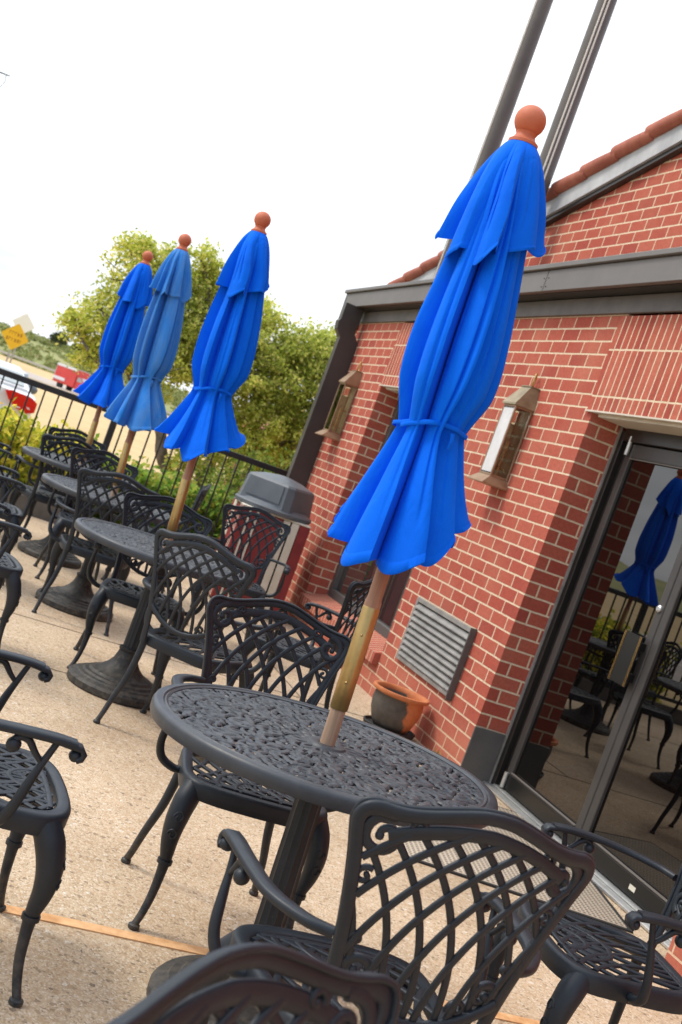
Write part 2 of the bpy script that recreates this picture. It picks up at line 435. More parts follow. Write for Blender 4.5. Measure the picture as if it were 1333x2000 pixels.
def leaf_mat(name, stops, trans=.35):
    m = NT(name); g = m.n('ShaderNodeNewGeometry')
    c = m.ramp(g.outputs['Random Per Island'], stops)
    c = m.mix(1, c, m.ramp(m.noise(.9, 3, .5, g.outputs['Position']), [(.35, (.84, .87, .80)), (.65, (1.18, 1.12, 1.0))]), 'MULTIPLY')
    m.p(Base_Color=c, Roughness=.55)
    m.b.inputs['Specular IOR Level'].default_value = .3
    tr = m.n('ShaderNodeBsdfTranslucent', {'Color': c}); ms = m.n('ShaderNodeMixShader', {0: trans})
    m.t.links.new(m.b.outputs[0], ms.inputs[1]); m.t.links.new(tr.outputs[0], ms.inputs[2]); m.t.links.new(ms.outputs[0], m.o.inputs[0])
    return m.mat
MAT['treeleaf'] = leaf_mat('oak_leaves', [(0, (.22, .27, .045)), (.25, (.46, .53, .09)), (.65, (.64, .68, .15)), (.9, (.80, .74, .24)), (1, (.86, .74, .34))], .55)
MAT['hedgeleaf'] = leaf_mat('hedge_leaves', [(0, (.20, .32, .04)), (.35, (.46, .50, .06)), (.70, (.86, .76, .10)), (.93, (.92, .80, .14)), (1, (.84, .52, .12))], .52)
MAT['hedgegreen'] = leaf_mat('green_hedge_leaves', [(0, (.10, .22, .035)), (.5, (.26, .42, .065)), (.88, (.46, .53, .10)), (1, (.66, .48, .12))], .5)
MAT['shrubleaf'] = leaf_mat('shrub_leaves', [(0, (.08, .15, .022)), (.5, (.22, .33, .055)), (.9, (.40, .44, .10)), (1, (.52, .48, .14))], .48)
MAT['scrub'] = leaf_mat('scrub_leaves', [(0, (.17, .20, .065)), (.5, (.28, .32, .11)), (.9, (.37, .37, .15)), (1, (.46, .37, .20))])
MAT['fartree'] = leaf_mat('far_tree_leaves', [(0, (.05, .075, .035)), (.6, (.10, .13, .06)), (1, (.16, .17, .08))])

def field_mat():
    m = NT('dry_grass'); p = m.pos()
    c = m.ramp(m.noise(.35, 6, .7, p), [(.3, (.46, .315, .14)), (.7, (.58, .42, .21))])
    c = m.mix(m.ramp(m.noise(9, 5, .7, p), [(.4, (0, 0, 0)), (.75, (.5, .5, .5))]), c, (.50, .37, .20, 1))
    sp = m.n('ShaderNodeSeparateXYZ', {0: p})
    # the strip next to the patio is greener
    gr = m.n('ShaderNodeMapRange', {0: sp.outputs[0], 1: -3.9, 2: -4.6, 3: .9, 4: 0.0})
    gl = m.n('ShaderNodeMapRange', {0: sp.outputs[0], 1: -1.5, 2: -1.2, 3: 1.0, 4: 0.0})
    c = m.mix(m.math('MULTIPLY', gr.outputs[0], gl.outputs[0]), c, (.13, .15, .035, 1))
    m.p(Base_Color=c, Roughness=.95)
    m.bump(m.noise(25, 5, .7, p), .5, .03)
    return m.mat
MAT['field'] = field_mat()
MAT['asphalt'] = mat('asphalt', (.37, .315, .275), .9, 0, (.44, .37, .32), .8, .2, 40, world=True)
MAT['paint'] = mat('road_paint', (.75, .73, .68), .8)
MAT['strip'] = mat('wood_expansion_strip', (.56, .28, .11), .85, 0, (.82, .50, .25), 14, .5, 60, world=True)
MAT['joint'] = mat('dark_joint', (.15, .105, .07), .95, world=True)  # dark tone of the slab joints and hairline crack

def glass_dark(name, refl, tint=(.02, .018, .016)):
    m = NT(name)
    m.p(Base_Color=C(tint), Roughness=.5)
    m.b.inputs['Specular IOR Level'].default_value = 0
    gl = m.n('ShaderNodeBsdfGlossy', {'Color': (1, .97, .94, 1), 'Roughness': .004})
    lw = m.n('ShaderNodeFresnel', {0: 1.6})
    f = m.math('MINIMUM', m.math('ADD', m.math('MULTIPLY', lw.outputs[0], 1.0), refl), 1.0)
    ms = m.n('ShaderNodeMixShader', {0: f})
    m.t.links.new(m.b.outputs[0], ms.inputs[1]); m.t.links.new(gl.outputs[0], ms.inputs[2]); m.t.links.new(ms.outputs[0], m.o.inputs[0])
    return m.mat
MAT['doorglass'] = glass_dark('tinted_door_glass', .035, (.0015, .0012, .0012))
MAT['winglass'] = glass_dark('window_glass', .16, (.03, .028, .028))

def lamp_glass():
    m = NT('lantern_glass')
    tr = m.n('ShaderNodeBsdfTransparent', {0: (.93, .93, .88, 1)}); gl = m.n('ShaderNodeBsdfGlossy', {'Roughness': .05})
    fr = m.n('ShaderNodeFresnel', {0: 1.5}); ms = m.n('ShaderNodeMixShader', {0: m.math('ADD', m.math('MULTIPLY', fr.outputs[0], 1.0), .015)})
    m.t.links.new(tr.outputs[0], ms.inputs[1]); m.t.links.new(gl.outputs[0], ms.inputs[2]); m.t.links.new(ms.outputs[0], m.o.inputs[0])
    return m.mat
MAT['lampglass'] = lamp_glass()

def pot_mat():
    m = NT('stained_terracotta'); o = m.obj()
    sx = m.n('ShaderNodeSeparateXYZ', {0: o})
    e = m.math('ADD', m.math('ADD', m.math('MULTIPLY', sx.outputs[0], .92), m.math('MULTIPLY', sx.outputs[1], -.30)), m.math('MULTIPLY', m.noise(14, 5, .65, o), .10))
    e = m.math('ADD', e, m.math('MULTIPLY', sx.outputs[2], .16))
    f = m.ramp(e, [(.123, (0, 0, 0)), (.136, (1, 1, 1))])
    rim = m.n('ShaderNodeMapRange', {0: sx.outputs[2], 1: .228, 2: .236, 3: 0.0, 4: 1.0})
    f = m.math('MAXIMUM', f, rim.outputs[0])
    clay = m.ramp(m.noise(18, 5, .6, o), [(.3, (.50, .15, .05)), (.7, (.60, .21, .08))])
    dirt = m.ramp(m.noise(12, 5, .7, o), [(.3, (.060, .052, .044)), (.7, (.125, .108, .09))])
    m.p(Base_Color=m.mix(f, dirt, clay), Roughness=.8)
    m.bump(m.noise(60, 4, .6, o), .2, .003)
    return m.mat
MAT['pot'] = pot_mat()

def doormat_mat():
    m = NT('ribbed_door_mat'); o = m.obj()
    w1 = m.n('ShaderNodeTexWave', {'Scale': 13.0, 'Distortion': 0.0, 'Vector': o}, bands_direction='X'); w2 = m.n('ShaderNodeTexWave', {'Scale': 13.0, 'Distortion': 0.0, 'Vector': o}, bands_direction='Y')
    f = m.math('MULTIPLY', w1.outputs[1], w2.outputs[1])
    c = m.ramp(f, [(.10, (.50, .41, .31)), (.42, (.13, .11, .09))])
    c = m.mix(m.ramp(m.noise(3, 4, .6, o), [(.35, (0, 0, 0)), (.7, (.45, .45, .45))]), c, (.34, .27, .20, 1))
    m.p(Base_Color=c, Roughness=.85); m.bump(f, .4, .004)
    return m.mat
MAT['mat'] = doormat_mat()

# ================================================================== SETTING
PX = 3.148                      # plane of the brick front
TP = [(14, -.30), (128, -1.12), (172, -1.12), (200, -.52), (400, -.6)]
R0 = V((.950, -.312, 0)); F0 = V((.312, .950, 0))
def terrain_z(x, y):
    d = .312 * x + .95 * y
    for (a, za), (b, zb) in zip(TP, TP[1:]):
        if d <= b: return za + (zb - za) * max(0, (d - a)) / (b - a)
    return TP[-1][1]
g = MB()
xs = [-900, -400, -150, -70, -40, -25, -16, -10, -6, -4, -2, 0, 2, 4, 7, 11, 18, 30, 60, 150, 400, 900]
ds = [-900, -300, -80, -20, -5, 5, 14, 22, 30, 42, 60, 90, 128, 172, 186, 200, 330, 500, 1200]
g.add([(x * R0.x + d * F0.x, x * R0.y + d * F0.y, terrain_z(x * R0.x + d * F0.x, x * R0.y + d * F0.y)) for d in ds for x in xs], [(j * len(xs) + i, j * len(xs) + i + 1, (j + 1) * len(xs) + i + 1, (j + 1) * len(xs) + i) for j in range(len(ds) - 1) for i in range(len(xs) - 1)])
tag(g.build('ground', MAT['field']), kind='structure')

g = MB()                        # exposed aggregate slab
g.box((-2.6, -6, -.36), (9, 11.3, 0))
tag(g.build('patio', MAT['patio'], smooth=0), kind='structure')
g = MB()
for x0, x1 in ((-2.6, -.35), (-.347, 1.35), (1.353, 2.9), (2.903, PX)): g.box((x0, 3.098, -.02), (x1, 3.142, .004))
tag(g.build('expansion_strip', MAT['strip'], smooth=0), kind='structure')
g = MB()
g.box((-2.6, 6.842, -.02), (PX, 6.851, .002)); g.box((-2.6, 9.8, -.02), (PX, 9.809, .002)); g.box((2.42, 6.851, -.02), (2.428, 9.8, .002))
rr = random.Random(3)
p = V((.2, 5.9)); pts = []
for i in range(26):
    pts.append((p.x, p.y, .0015)); p = p + V((.045, rr.uniform(-.03, .022)))
g.ribbon(pts, V((0, 0, 1)), .004, .002, False)
tag(g.build('patio_joints', MAT['joint'], smooth=0), kind='structure')

# road beyond the field, running away from the camera, and the one on the left seen in the door glass
g = MB()
def RD(s_, d, z=0):
    p = R0 * s_ + F0 * d; return (p.x, p.y, terrain_z(p.x, p.y) + z)
g.add([RD(-400, 132, .03), RD(400, 132, .03), RD(400, 168, .03), RD(-400, 168, .03)], [(0, 1, 2, 3)])
tag(g.build('road', MAT['asphalt'], smooth=0), kind='structure')
g = MB()
g.box((-15, -200, -.5), (-6.4, 60, -.262))
tag(g.build('road', MAT['asphalt'], smooth=0), kind='structure')
g = MB()
for k in range(-12, 9): g.box((-10.78, k * 6, -.27), (-10.66, k * 6 + 3, -.258))
g.box((-6.95, -200, -.27), (-6.83, 60, -.258)); g.box((-14.5, -200, -.27), (-14.38, 60, -.258))
for k in range(-30, 30): g.add([RD(k * 9, 150, .045), RD(k * 9 + 4, 150, .045), RD(k * 9 + 4, 150.4, .045), RD(k * 9, 150.4, .045)], [(0, 1, 2, 3)])
for d_ in (133.2, 166.6): g.add([RD(-300, d_, .045), RD(300, d_, .045), RD(300, d_ + .4, .045), RD(-300, d_ + .4, .045)], [(0, 1, 2, 3)])
tag(g.build('road_marking', MAT['paint'], smooth=0), kind='structure')

# hills
g = MB()
n = 60; prof = [(0, -.2), (6, .5), (16, 2.1), (28, 3.9), (38, 4.8), (70, 5.0), (150, 3), (300, -2)]
vs = []
for i in range(n + 1):
    x = -260 + 520 * i / n
    for d, z in prof:
        hz = z * (1.0 + .22 * mnoise.noise(V((x * .025, d * .02, 3.1))) + .0045 * max(-60, min(60, -45 - x))) + (0 if d < 1 else .6 * mnoise.noise(V((x * .09, d * .07, 1))))
        p_ = R0 * x + F0 * (206 + d); vs.append((p_.x, p_.y, hz - .55))
m_ = len(prof)
g.add(vs, [(i * m_ + j, (i + 1) * m_ + j, (i + 1) * m_ + j + 1, i * m_ + j + 1) for i in range(n) for j in range(m_ - 1)])
n2 = 50; prof2 = [(0, -1), (6, .2), (14, .9), (26, 1.8), (40, 2.3), (90, 2.2), (200, -2)]
vs = []
for i in range(n2 + 1):
    y = -200 + 430 * i / n2
    for d, z in prof2:
        vs.append((-48 - d, y, z * (1 + .25 * mnoise.noise(V((y * .04, d * .03, 7.7)))) - .6))
m_ = len(prof2)
g.add(vs, [(i * m_ + j, i * m_ + j + 1, (i + 1) * m_ + j + 1, (i + 1) * m_ + j) for i in range(n2) for j in range(m_ - 1)])
tag(g.build('hills', MAT['scrubhill']), kind='structure')
def hill_z(x, d):
    for (a, za), (b, zb) in zip(prof, prof[1:]):
        if a <= d <= b:
            z = za + (zb - za) * (d - a) / (b - a)
            return z * (1.0 + .22 * mnoise.noise(V((x * .025, d * .02, 3.1))) + .0045 * max(-60, min(60, -45 - x))) - .55
    return 0
g = MB(); rr = random.Random(11)
for k in range(1000):
    x = rr.uniform(-85, 10); d = rr.uniform(0, 50)
    z = hill_z(x, d); R = rr.uniform(.5, 1.25)
    for q in range(34):
        a = V((rr.gauss(0, .5), rr.gauss(0, .5), abs(rr.gauss(0, .42)))) * R
        p_ = R0 * (x + a.x) + F0 * (206 + d + a.y); g.leafquad((p_.x, p_.y, z + a.z), rr.uniform(.20, .40) * sqrt(R), rr, .7)
for k in range(160):
    y = rr.uniform(-60, 90); d = rr.uniform(1, 45); z = 0
    for (a, za), (b, zb) in zip(prof2, prof2[1:]):
        if a <= d <= b: z = (za + (zb - za) * (d - a) / (b - a)) * (1 + .25 * mnoise.noise(V((y * .04, d * .03, 7.7)))) - .6
    R = rr.uniform(.9, 2.0)
    for q in range(26):
        a = V((rr.gauss(0, .5), rr.gauss(0, .5), abs(rr.gauss(0, .45)))) * R
        g.leafquad((-48 - d + a.x, y + a.y, z + a.z), rr.uniform(.3, .55) * sqrt(R), rr, .7)
tag(g.build('scrub', MAT['scrub'], smooth=0, fix=False), kind='stuff')

# ================================================================== BUILDING
bld = empty('brick_restaurant', (PX, 6, 0))
tag(bld, 'red brick building with glass door, louvred vent and grey fascia under a tiled gable', 'building')
def part(name, mb, m, parent=bld, smooth=40):
    o = mb.build(name, m, None, smooth)
    o.parent = parent
    w = V((0, 0, 0)); q = parent
    while q: w = w + q.location; q = q.parent
    for v in o.data.vertices: v.co -= w
    return o
DEP = .205                      # depth of door and window reveals
YD0, YD1 = 3.86, 6.0            # door recess
YW0, YW1 = 7.66, 9.72           # window recess
YE = 10.98                      # far end of the brick front
ZL, ZS = 2.166, 2.735           # lintel underside, top of brick
SILL = .30
w = MB()
w.box((PX, YD1, 0), (PX + .6, YW0, ZL)); w.box((PX, YW1, 0), (PX + .6, YE, ZL)); w.box((PX, YW0, 0), (PX + .6, YW1, .205))
w.box((PX, -3, 0), (PX + .6, YD0, ZL))
w.box((PX, YD1, ZL), (PX + .6, YW0, ZS + .2)); w.box((PX, YW1 - .02, ZL), (PX + .6, YE, ZS + .2)); w.box((PX, -3, ZL), (PX + .6, YD0 - .02, ZS + .2))
w.box((PX + .6, -3, 0), (PX + 5, -2.8, 2.9)); w.box((PX + .6, YE - .2, 0), (PX + 5, YE, 2.9))
part('wall', w, MAT['brick'], smooth=0)
# gable wall set back above the low roof
w = MB()
def rake_z(y): return 4.17 - .205 * (y - 7.19)
GX = 3.62
w.prism([(-3, 2.6), (12.7, 2.6), (12.7, rake_z(12.7) - .14), (-1.5, rake_z(-1.5) - .14), (-3, rake_z(-1.5) - .4)], lambda a, b, h: (h, a, b), GX, GX + .3)
part('gable_wall', w, MAT['brick'], smooth=0)
w = MB()
w.prism([(12.85, rake_z(12.85)), (12.85, rake_z(12.85) - .15), (-1.5, rake_z(-1.5) - .15), (-1.5, rake_z(-1.5))], lambda a, b, h: (h, a, b), GX - .07, GX - .002)
part('rake_board', w, MAT['rake'], smooth=0)
w = MB()
w.prism([(12.85, rake_z(12.85) - .152), (12.85, rake_z(12.85) - .185), (-1.5, rake_z(-1.5) - .185), (-1.5, rake_z(-1.5) - .152)], lambda a, b, h: (h, a, b), GX - .05, GX - .002)
part('rake_understrip', w, MAT['blackbronze'], smooth=0)  # dark strip along the underside of the rake board
w = MB()
w.prism([(12.95, rake_z(12.95) + .002), (-1.5, rake_z(-1.5) + .002), (-1.5, rake_z(-1.5) + .06), (12.95, rake_z(12.95) + .06)], lambda a, b, h: (h, a, b), GX - .05, GX + 6)
dy = .40
k = 12.95
while k > -1.3:
    a = V((GX - .075, k, rake_z(k) + .052)); b = V((GX - .075, k - dy - .05, rake_z(k - dy - .05) + .028))
    w.tube([a, a * .5 + b * .5, b], [.056, .054, .047], 12)
    k -= dy
part('roof', w, MAT['tile'])
# low roof, fascia, frieze
FX = PX - .15; YF = YE + .27
w = MB(); w.box((FX + .05, -3, 2.86), (GX - .001, YF - .03, 2.965)); part('flat_roof', w, MAT['trim'], smooth=0)
w = MB()
w.bbox((FX, -3, 2.845), (FX + .035, YF, 2.982), .003); w.bbox((FX, YF - .035, 2.845), (GX - .01, YF, 2.982), .003)
w.bbox((FX - .022, -3, 2.985), (FX + .06, YF + .02, 3.018), .004); w.bbox((FX + .06, YF - .04, 2.985), (GX - .02, YF + .02, 3.018), .004)
fas = part('fascia', w, MAT['trim'], smooth=30)
w = MB()
for zz in (2.875, 2.93): w.sphere((FX - .001, 6.92, zz), .004, 6); w.sphere((FX - .001, 6.86, zz), .004, 6)
w.box((FX - .0012, 6.888, 2.848), (FX + .002, 6.892, 3.0))
part('fascia_joint', w, MAT['void'], fas, smooth=0)
w = MB(); w.box((FX + .037, -3, 2.842), (PX + .1, YF - .04, 2.857)); part('soffit', w, MAT['blackbronze'], smooth=0)  # soffit coloured dark to stand in for the shade under the eaves
w = MB(); w.bbox((PX - .022, -3, ZS), (PX - .002, YE + .02, 2.84), .003); part('frieze', w, MAT['frieze'], smooth=30)
# soldier courses and lintel plates
for a, b in ((YD0 - .28, YD1 + .06), (YW0 - .06, YW1 + .02)):
    w = MB(); w.box((PX - .008, a, ZL + .006), (PX + .3, b, ZS - .012)); part('soldier_course', w, MAT['soldier'], smooth=0)
    w = MB(); w.box((PX - .02, a, ZL - .004), (PX + DEP + .3, b - .004, ZL + .005)); w.box((PX + .02, a + .3, ZL - .02), (PX + DEP + .2, b - .1, ZL - .0045))
    part('lintel', w, MAT['cream'], smooth=0)
# kick panels at the foot of the door reveal
w = MB(); w.bbox((PX - .004, YD1 - .012, .0), (PX + DEP - .015, YD1 - .0005, .303), .002); part('kick_panel', w, MAT['kick'])
w = MB(); w.box((PX + DEP - .012, YD1 - .02, 0), (PX + DEP - .002, YD1 - .001, ZL - .005)); part('jamb_trim', w, MAT['louver'], smooth=0)
# door frame
DX = PX + DEP
w = MB()
w.bbox((DX, YD1 - .055, 0), (DX + .12, YD1 - .002, 2.13), .003); w.bbox((DX + .035, YD1 - .10, 0), (DX + .12, YD1 - .0555, 2.06), .003)
w.bbox((DX, YD0 + .002, 0), (DX + .12, YD0 + .055, 2.13), .003)
w.bbox((DX - .002, YD0 + .055, 2.075), (DX + .12, YD1 - .055, 2.16), .003)
part('door_frame', w, MAT['blackbronze'])
YM = 5.03
def leaf(y0, y1, hinge_far):
    f = MB(); X0, X1 = DX + .02, DX + .065; st = .058
    f.bbox((X0, y0, .04), (X1, y0 + st, 2.07), .004); f.bbox((X0, y1 - st, .04), (X1, y1, 2.07), .004)
    f.bbox((X0 + .001, y0 + st, 1.99), (X1 - .001, y1 - st, 2.07), .004); f.bbox((X0 + .001, y0 + st, .04), (X1 - .001, y1 - st, .135), .004)
    d = part('door', f, MAT['bronze'])
    f = MB(); f.box((X0 + .018, y0 + st - .004, .130), (X0 + .026, y1 - st + .004, 1.994)); part('pane', f, MAT['doorglass'], d, 0)
    f = MB(); f.bbox((X0 - .0035, y0 + .012, .045), (X0 - .0005, y1 - .012, .125), .001); part('kick_plate', f, MAT['black'], d)
    for z_ in (.136, 1.984): f = MB(); f.box((X0 - .004, y0 + st, z_), (X0 + .012, y1 - st, z_ + .0055)); part('glazing_bead', f, MAT['bead'], d, 0)
    yh = y1 - .03 if hinge_far else y0 + .03
    for zz in ((.045, .13), (2.0, 2.105)): f = MB(); f.tube([(X0 - .013, yh, zz[0]), (X0 - .013, yh, zz[1])], .013, 10); part('hinge', f, MAT['alu'], d)
    return d, X0
dA, X0 = leaf(YM + .003, YD1 - .102, True)
dB, _ = leaf(YD0 + .058, YM - .003, False)
dA['label'] = 'far door leaf with push plate'; dB['label'] = 'near door leaf'
f = MB(); f.bbox((X0 - .050, YM + .012, .87), (X0 - .042, YM + .172, 1.128), .002); f.box((X0 - .042, YM + .03, .9), (X0 - .001, YM + .05, .94)); f.box((X0 - .042, YM + .03, 1.06), (X0 - .001, YM + .05, 1.10))
part('handle', f, MAT['black'], dA)
for yy_ in (.012, .022, .157, .167): f = MB(); f.box((X0 - .0525, YM + yy_, .87), (X0 - .0505, YM + yy_ + .004, 1.128)); part('brass_strip', f, MAT['gold'], dA, 0)
f = MB(); f.lathe([(.0, 0), (.019, 0), (.019, .008), (.012, .014), (0, .014)], 18)
for i, v in enumerate(f.v): f.v[i] = (X0 - .0005 - v[2], YM + .034 + v[0], 1.285 + v[1])
part('lock', f, MAT['alu'], dA)
f = MB(); f.box((X0 - .006, 4.47, .072), (X0 - .004, 4.52, .095)); part('sticker', f, MAT['creamboard'], dB, 0)
w = MB(); w.bbox((DX - .05, YD0 + .004, 0), (DX + .13, YD1 - .004, .022), .006); w.bbox((DX - .012, YD0 + .06, .0225), (DX + .10, YD1 - .06, .034), .004)
part('threshold', w, MAT['alu'])
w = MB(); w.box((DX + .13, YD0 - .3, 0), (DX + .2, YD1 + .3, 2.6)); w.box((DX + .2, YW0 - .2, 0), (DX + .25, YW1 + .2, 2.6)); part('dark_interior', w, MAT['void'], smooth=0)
# window
w = MB()
X0, X1 = PX + DEP - .02, PX + DEP + .07; zb, zt = .335, 2.15
w.bbox((X0, YW0 + .002, zb), (X1, YW0 + .07, zt), .003); w.bbox((X0, YW1 - .07, zb), (X1, YW1 - .002, zt), .003)
w.bbox((X0, YW0 + .07, zb), (X1, YW1 - .07, zb + .07), .003); w.bbox((X0, YW0 + .07, zt - .07), (X1, YW1 - .07, zt), .003)
w.bbox((X0 + .012, YW0 + .105, zb + .07), (X1, YW0 + .155, zt - .07), .003)
win = part('window', w, MAT['louver_dark'])
w = MB(); w.box((X0 + .04, YW0 + .15, zb + .065), (X0 + .046, YW1 - .065, zt - .065)); part('pane', w, MAT['winglass'], win, 0)
w = MB()
for i in range(60): w.box((X0 + .055, YW0 + .155, zb + .08 + i * .029), (X0 + .066, YW1 - .08, zb + .087 + i * .029))
part('blind', w, MAT['louver'], win, 0)
# rowlock sill, sloping out
w = MB()
w.add([(PX - .045, YW0 + .004, .205), (PX + DEP + .02, YW0 + .004, .205), (PX + DEP + .02, YW1 - .004, .205), (PX - .045, YW1 - .004, .205),
       (PX - .045, YW0 + .004, .282), (PX + DEP + .02, YW0 + .004, .345), (PX + DEP + .02, YW1 - .004, .345), (PX - .045, YW1 - .004, .282)],
      [(0, 3, 2, 1), (4, 5, 6, 7), (0, 1, 5, 4), (1, 2, 6, 5), (2, 3, 7, 6), (3, 0, 4, 7)])
part('window_sill', w, MAT['rowlock'], smooth=0)
# louvred vent
LY0, LY1, LZ0, LZ1 = 6.40, 7.36, .338, .772
w = MB()
w.bbox((PX - .022, LY0, LZ0), (PX - .002, LY0 + .03, LZ1), .003); w.bbox((PX - .022, LY1 - .03, LZ0), (PX - .002, LY1, LZ1), .003)
w.bbox((PX - .022, LY0 + .03, LZ0), (PX - .002, LY1 - .03, LZ0 + .03), .003); w.bbox((PX - .022, LY0 + .03, LZ1 - .03), (PX - .002, LY1 - .03, LZ1), .003)
vent = part('louvred_vent', w, MAT['louver'])
w = MB(); w.bbox((PX - .045, LY0 - .012, LZ0 - .012), (PX - .002, LY0 - .0005, LZ1 + .008), .002); part('side_flange', w, MAT['louver_dark'], vent)
w = MB(); w.box((PX - .003, LY0 + .02, LZ0 + .02), (PX - .001, LY1 - .02, LZ1 - .02)); part('backing', w, MAT['void'], vent, 0)
w = MB(); ns = 9
for i in range(ns):
    z0 = LZ0 + .034 + i * (LZ1 - LZ0 - .068) / ns
    w.prism([(PX - .004, z0 + .036), (PX - .03, z0 + .008), (PX - .03, z0 + .001), (PX - .026, z0 + .001), (PX - .0036, z0 + .030)], lambda a, b, h: (a, h, b), LY0 + .03, LY1 - .03)
    for j in range(9):
        yb = LY0 + .08 + j * .1
        w.tube([(PX - .030, yb, z0 + .0045), (PX - .033, yb, z0 + .0045)], .004, 6)
part('slats', w, MAT['louver'], vent, 30)
# rectangular downspout with an offset elbow
w = MB()
cx, cy = PX - .098, 10.86
path = [(cx - .05, 2.85), (cx - .05, 2.69), (cx - .065, 2.67), (cx - .055, 2.60), (cx, 2.53), (cx, .08), (cx - .06, .03)]
w.loft([[(x - .092, cy - .05, z), (x + .092, cy - .05, z), (x + .092, cy + .05, z), (x - .092, cy + .05, z)] for x, z in path], True, True)
part('downspout', w, MAT['bronze'], smooth=25)

# ---- wall lanterns
def lantern(name, y, label, pale):
    L = empty(name, (PX, y, 1.665)); tag(L, label, 'wall lantern', 'lanterns on the brick wall')
    hw, dp, h = .082, .122, .455
    b = MB()                                                   # four corner bars, base skirt
    for x in (-dp, -.012):
        for s in (-1, 1): b.bbox((x - .004, s * hw - .006, 0), (x + .008, s * hw + .006, h), .002)
    for z in (0, h - .014): b.bbox((-dp - .004, -hw + .006, z), (-dp + .006, hw - .006, z + .014), .002); b.bbox((-dp + .008, -hw - .004, z), (-.016, -hw + .006, z + .014), .002); b.bbox((-dp + .008, hw - .006, z), (-.016, hw + .004, z + .014), .002)
    b.build('frame', MAT['copper'], L)
    b = MB()
    b.loft([[(-dp - .004, -hw - .006, 0), (0, -hw - .006, 0), (0, hw + .006, 0), (-dp - .004, hw + .006, 0)], [(-dp - .055, -hw - .042, -.05), (0, -hw - .042, -.05), (0, hw + .042, -.05), (-dp - .055, hw + .042, -.05)],
            [(-dp - .055, -hw - .042, -.056), (0, -hw - .042, -.056), (0, hw + .042, -.056), (-dp - .055, hw + .042, -.056)]], True, True)
    b.build('skirt', MAT['copper'], L, 20)
    b = MB()
    b.loft([[(-dp - .016, -hw - .016, h), (0, -hw - .016, h), (0, hw + .016, h), (-dp - .016, hw + .016, h)], [(-dp - .016, -hw - .016, h + .012), (0, -hw - .016, h + .012), (0, hw + .016, h + .012), (-dp - .016, hw + .016, h + .012)],
            [(-.062, -hw + .018, h + .135), (0, -hw + .018, h + .135), (0, hw - .018, h + .135), (-.062, hw - .018, h + .135)], [(-.068, -hw + .012, h + .137), (0, -hw + .012, h + .137), (0, hw - .012, h + .137), (-.068, hw - .012, h + .137)],
            [(-.068, -hw + .012, h + .143), (0, -hw + .012, h + .143), (0, hw - .012, h + .143), (-.068, hw - .012, h + .143)]], True, True)
    b.build('lamp_roof', MAT['patina'] if pale else MAT['copper'], L, 20)
    b = MB(); b.tube([(-.03 + .021 * sin(a) * .6, -.005 + .018 * sin(a), h + .163 + .046 * (1 - cos(a)) - .022) for a in [2 * pi * i / 20 for i in range(21)]], .0055, 8)
    b.build('hanging_ring', MAT['brass'], L)
    b = MB(); b.box((-.006, -hw + .004, .004), (-.003, hw - .004, h - .004)); b.box((-dp, -hw, .0005), (-.004, hw, .0035)); b.box((-dp + .006, hw - .0045, .006), (-.0065, hw - .002, h - .10)); b.build('back_plate', MAT['lampback'], L, 0)
    b = MB(); b.box((-dp + .0005, -hw + .007, .015), (-dp + .003, hw - .007, h - .015)); b.box((-dp + .009, -hw - .001, .015), (-.017, -hw + .0015, h - .015)); b.box((-dp + .009, hw - .0015, .015), (-.017, hw + .001, h - .015))
    b.build('glass', MAT['lampglass'], L, 0)
    if pale:
        b = MB(); b.box((-dp - .0025, -hw + .010, .022), (-dp - .0005, hw - .010, h - .022)); b.build('front_pane', MAT['whitepane'], L, 0)
    b = MB(); b.tube([(-.055, 0, .004), (-.055, 0, .17)], .010, 10); b.tube([(-.055, 0, .17), (-.055, 0, .19), (-.055, 0, .23), (-.055, 0, .25)], [.006, .016, .013, .002], 10); b.build('candle_bulb', MAT['candle'], L)
    b = MB(); b.tube([(-.02, -.04, .05), (-.055, -.03, .075), (-.085, 0, .065), (-.06, .02, .055)], .004, 6); b.lathe([(0, .03), (.02, .032), (.02, .04), (0, .04)], 12, (-.055, 0, .02)); b.tube([(-.008, .01, .22), (-.03, .005, .22)], .006, 6); b.build('burner', MAT['brass'], L)
    return L
lantern('wall_lantern', 6.80, 'brass wall lantern on the brick pier beside the glass door', True)
lantern('wall_lantern', 10.42, 'copper wall lantern beside the dark downspout at the far end of the wall', False)

# ---- flagpoles behind the low roof
def flagpole(x, y, r, lines, label):
    F = empty('flagpole', (x, y, 2.97)); tag(F, label, 'flagpole', 'flagpoles behind the low roof')
    b = MB(); b.lathe([(r * 1.5, 0), (r * 1.5, .04), (r * 1.02, .06), (r * 1.0, 1.0), (r * .82, 6.0), (r * .5, 9.5)], 28); b.build('mast', MAT['pole'], F, 50)
    b = MB(); b.lathe([(0, 9.5), (.06, 9.52), (.10, 9.6), (.06, 9.69), (0, 9.70)], 16); b.build('ball', MAT['brass'], F)
    d = V((-x, -y, 0)).normalized(); e = V((d.y, -d.x, 0))
    for o_ in lines:
        b = MB(); b.tube([d * (r * .995 * sqrt(max(.05, 1 - o_ * o_)) + .004) + e * r * o_ + V((0, 0, .08)), d * (r * .82 * sqrt(max(.05, 1 - o_ * o_)) + .006) + e * r * .82 * o_ + V((0, 0, 6)), d * (.5 * r + .01) + V((0, 0, 9.4))], .0065, 6)
        b.build('halyard', MAT['halyard'], F)
flagpole(3.40, 9.92, .078, [.86], 'dark flagpole with one rope along its left side, left of the pair')
flagpole(3.40, 8.55, .074, [.18, -.22], 'dark flagpole with two ropes down its middle, right of the pair')

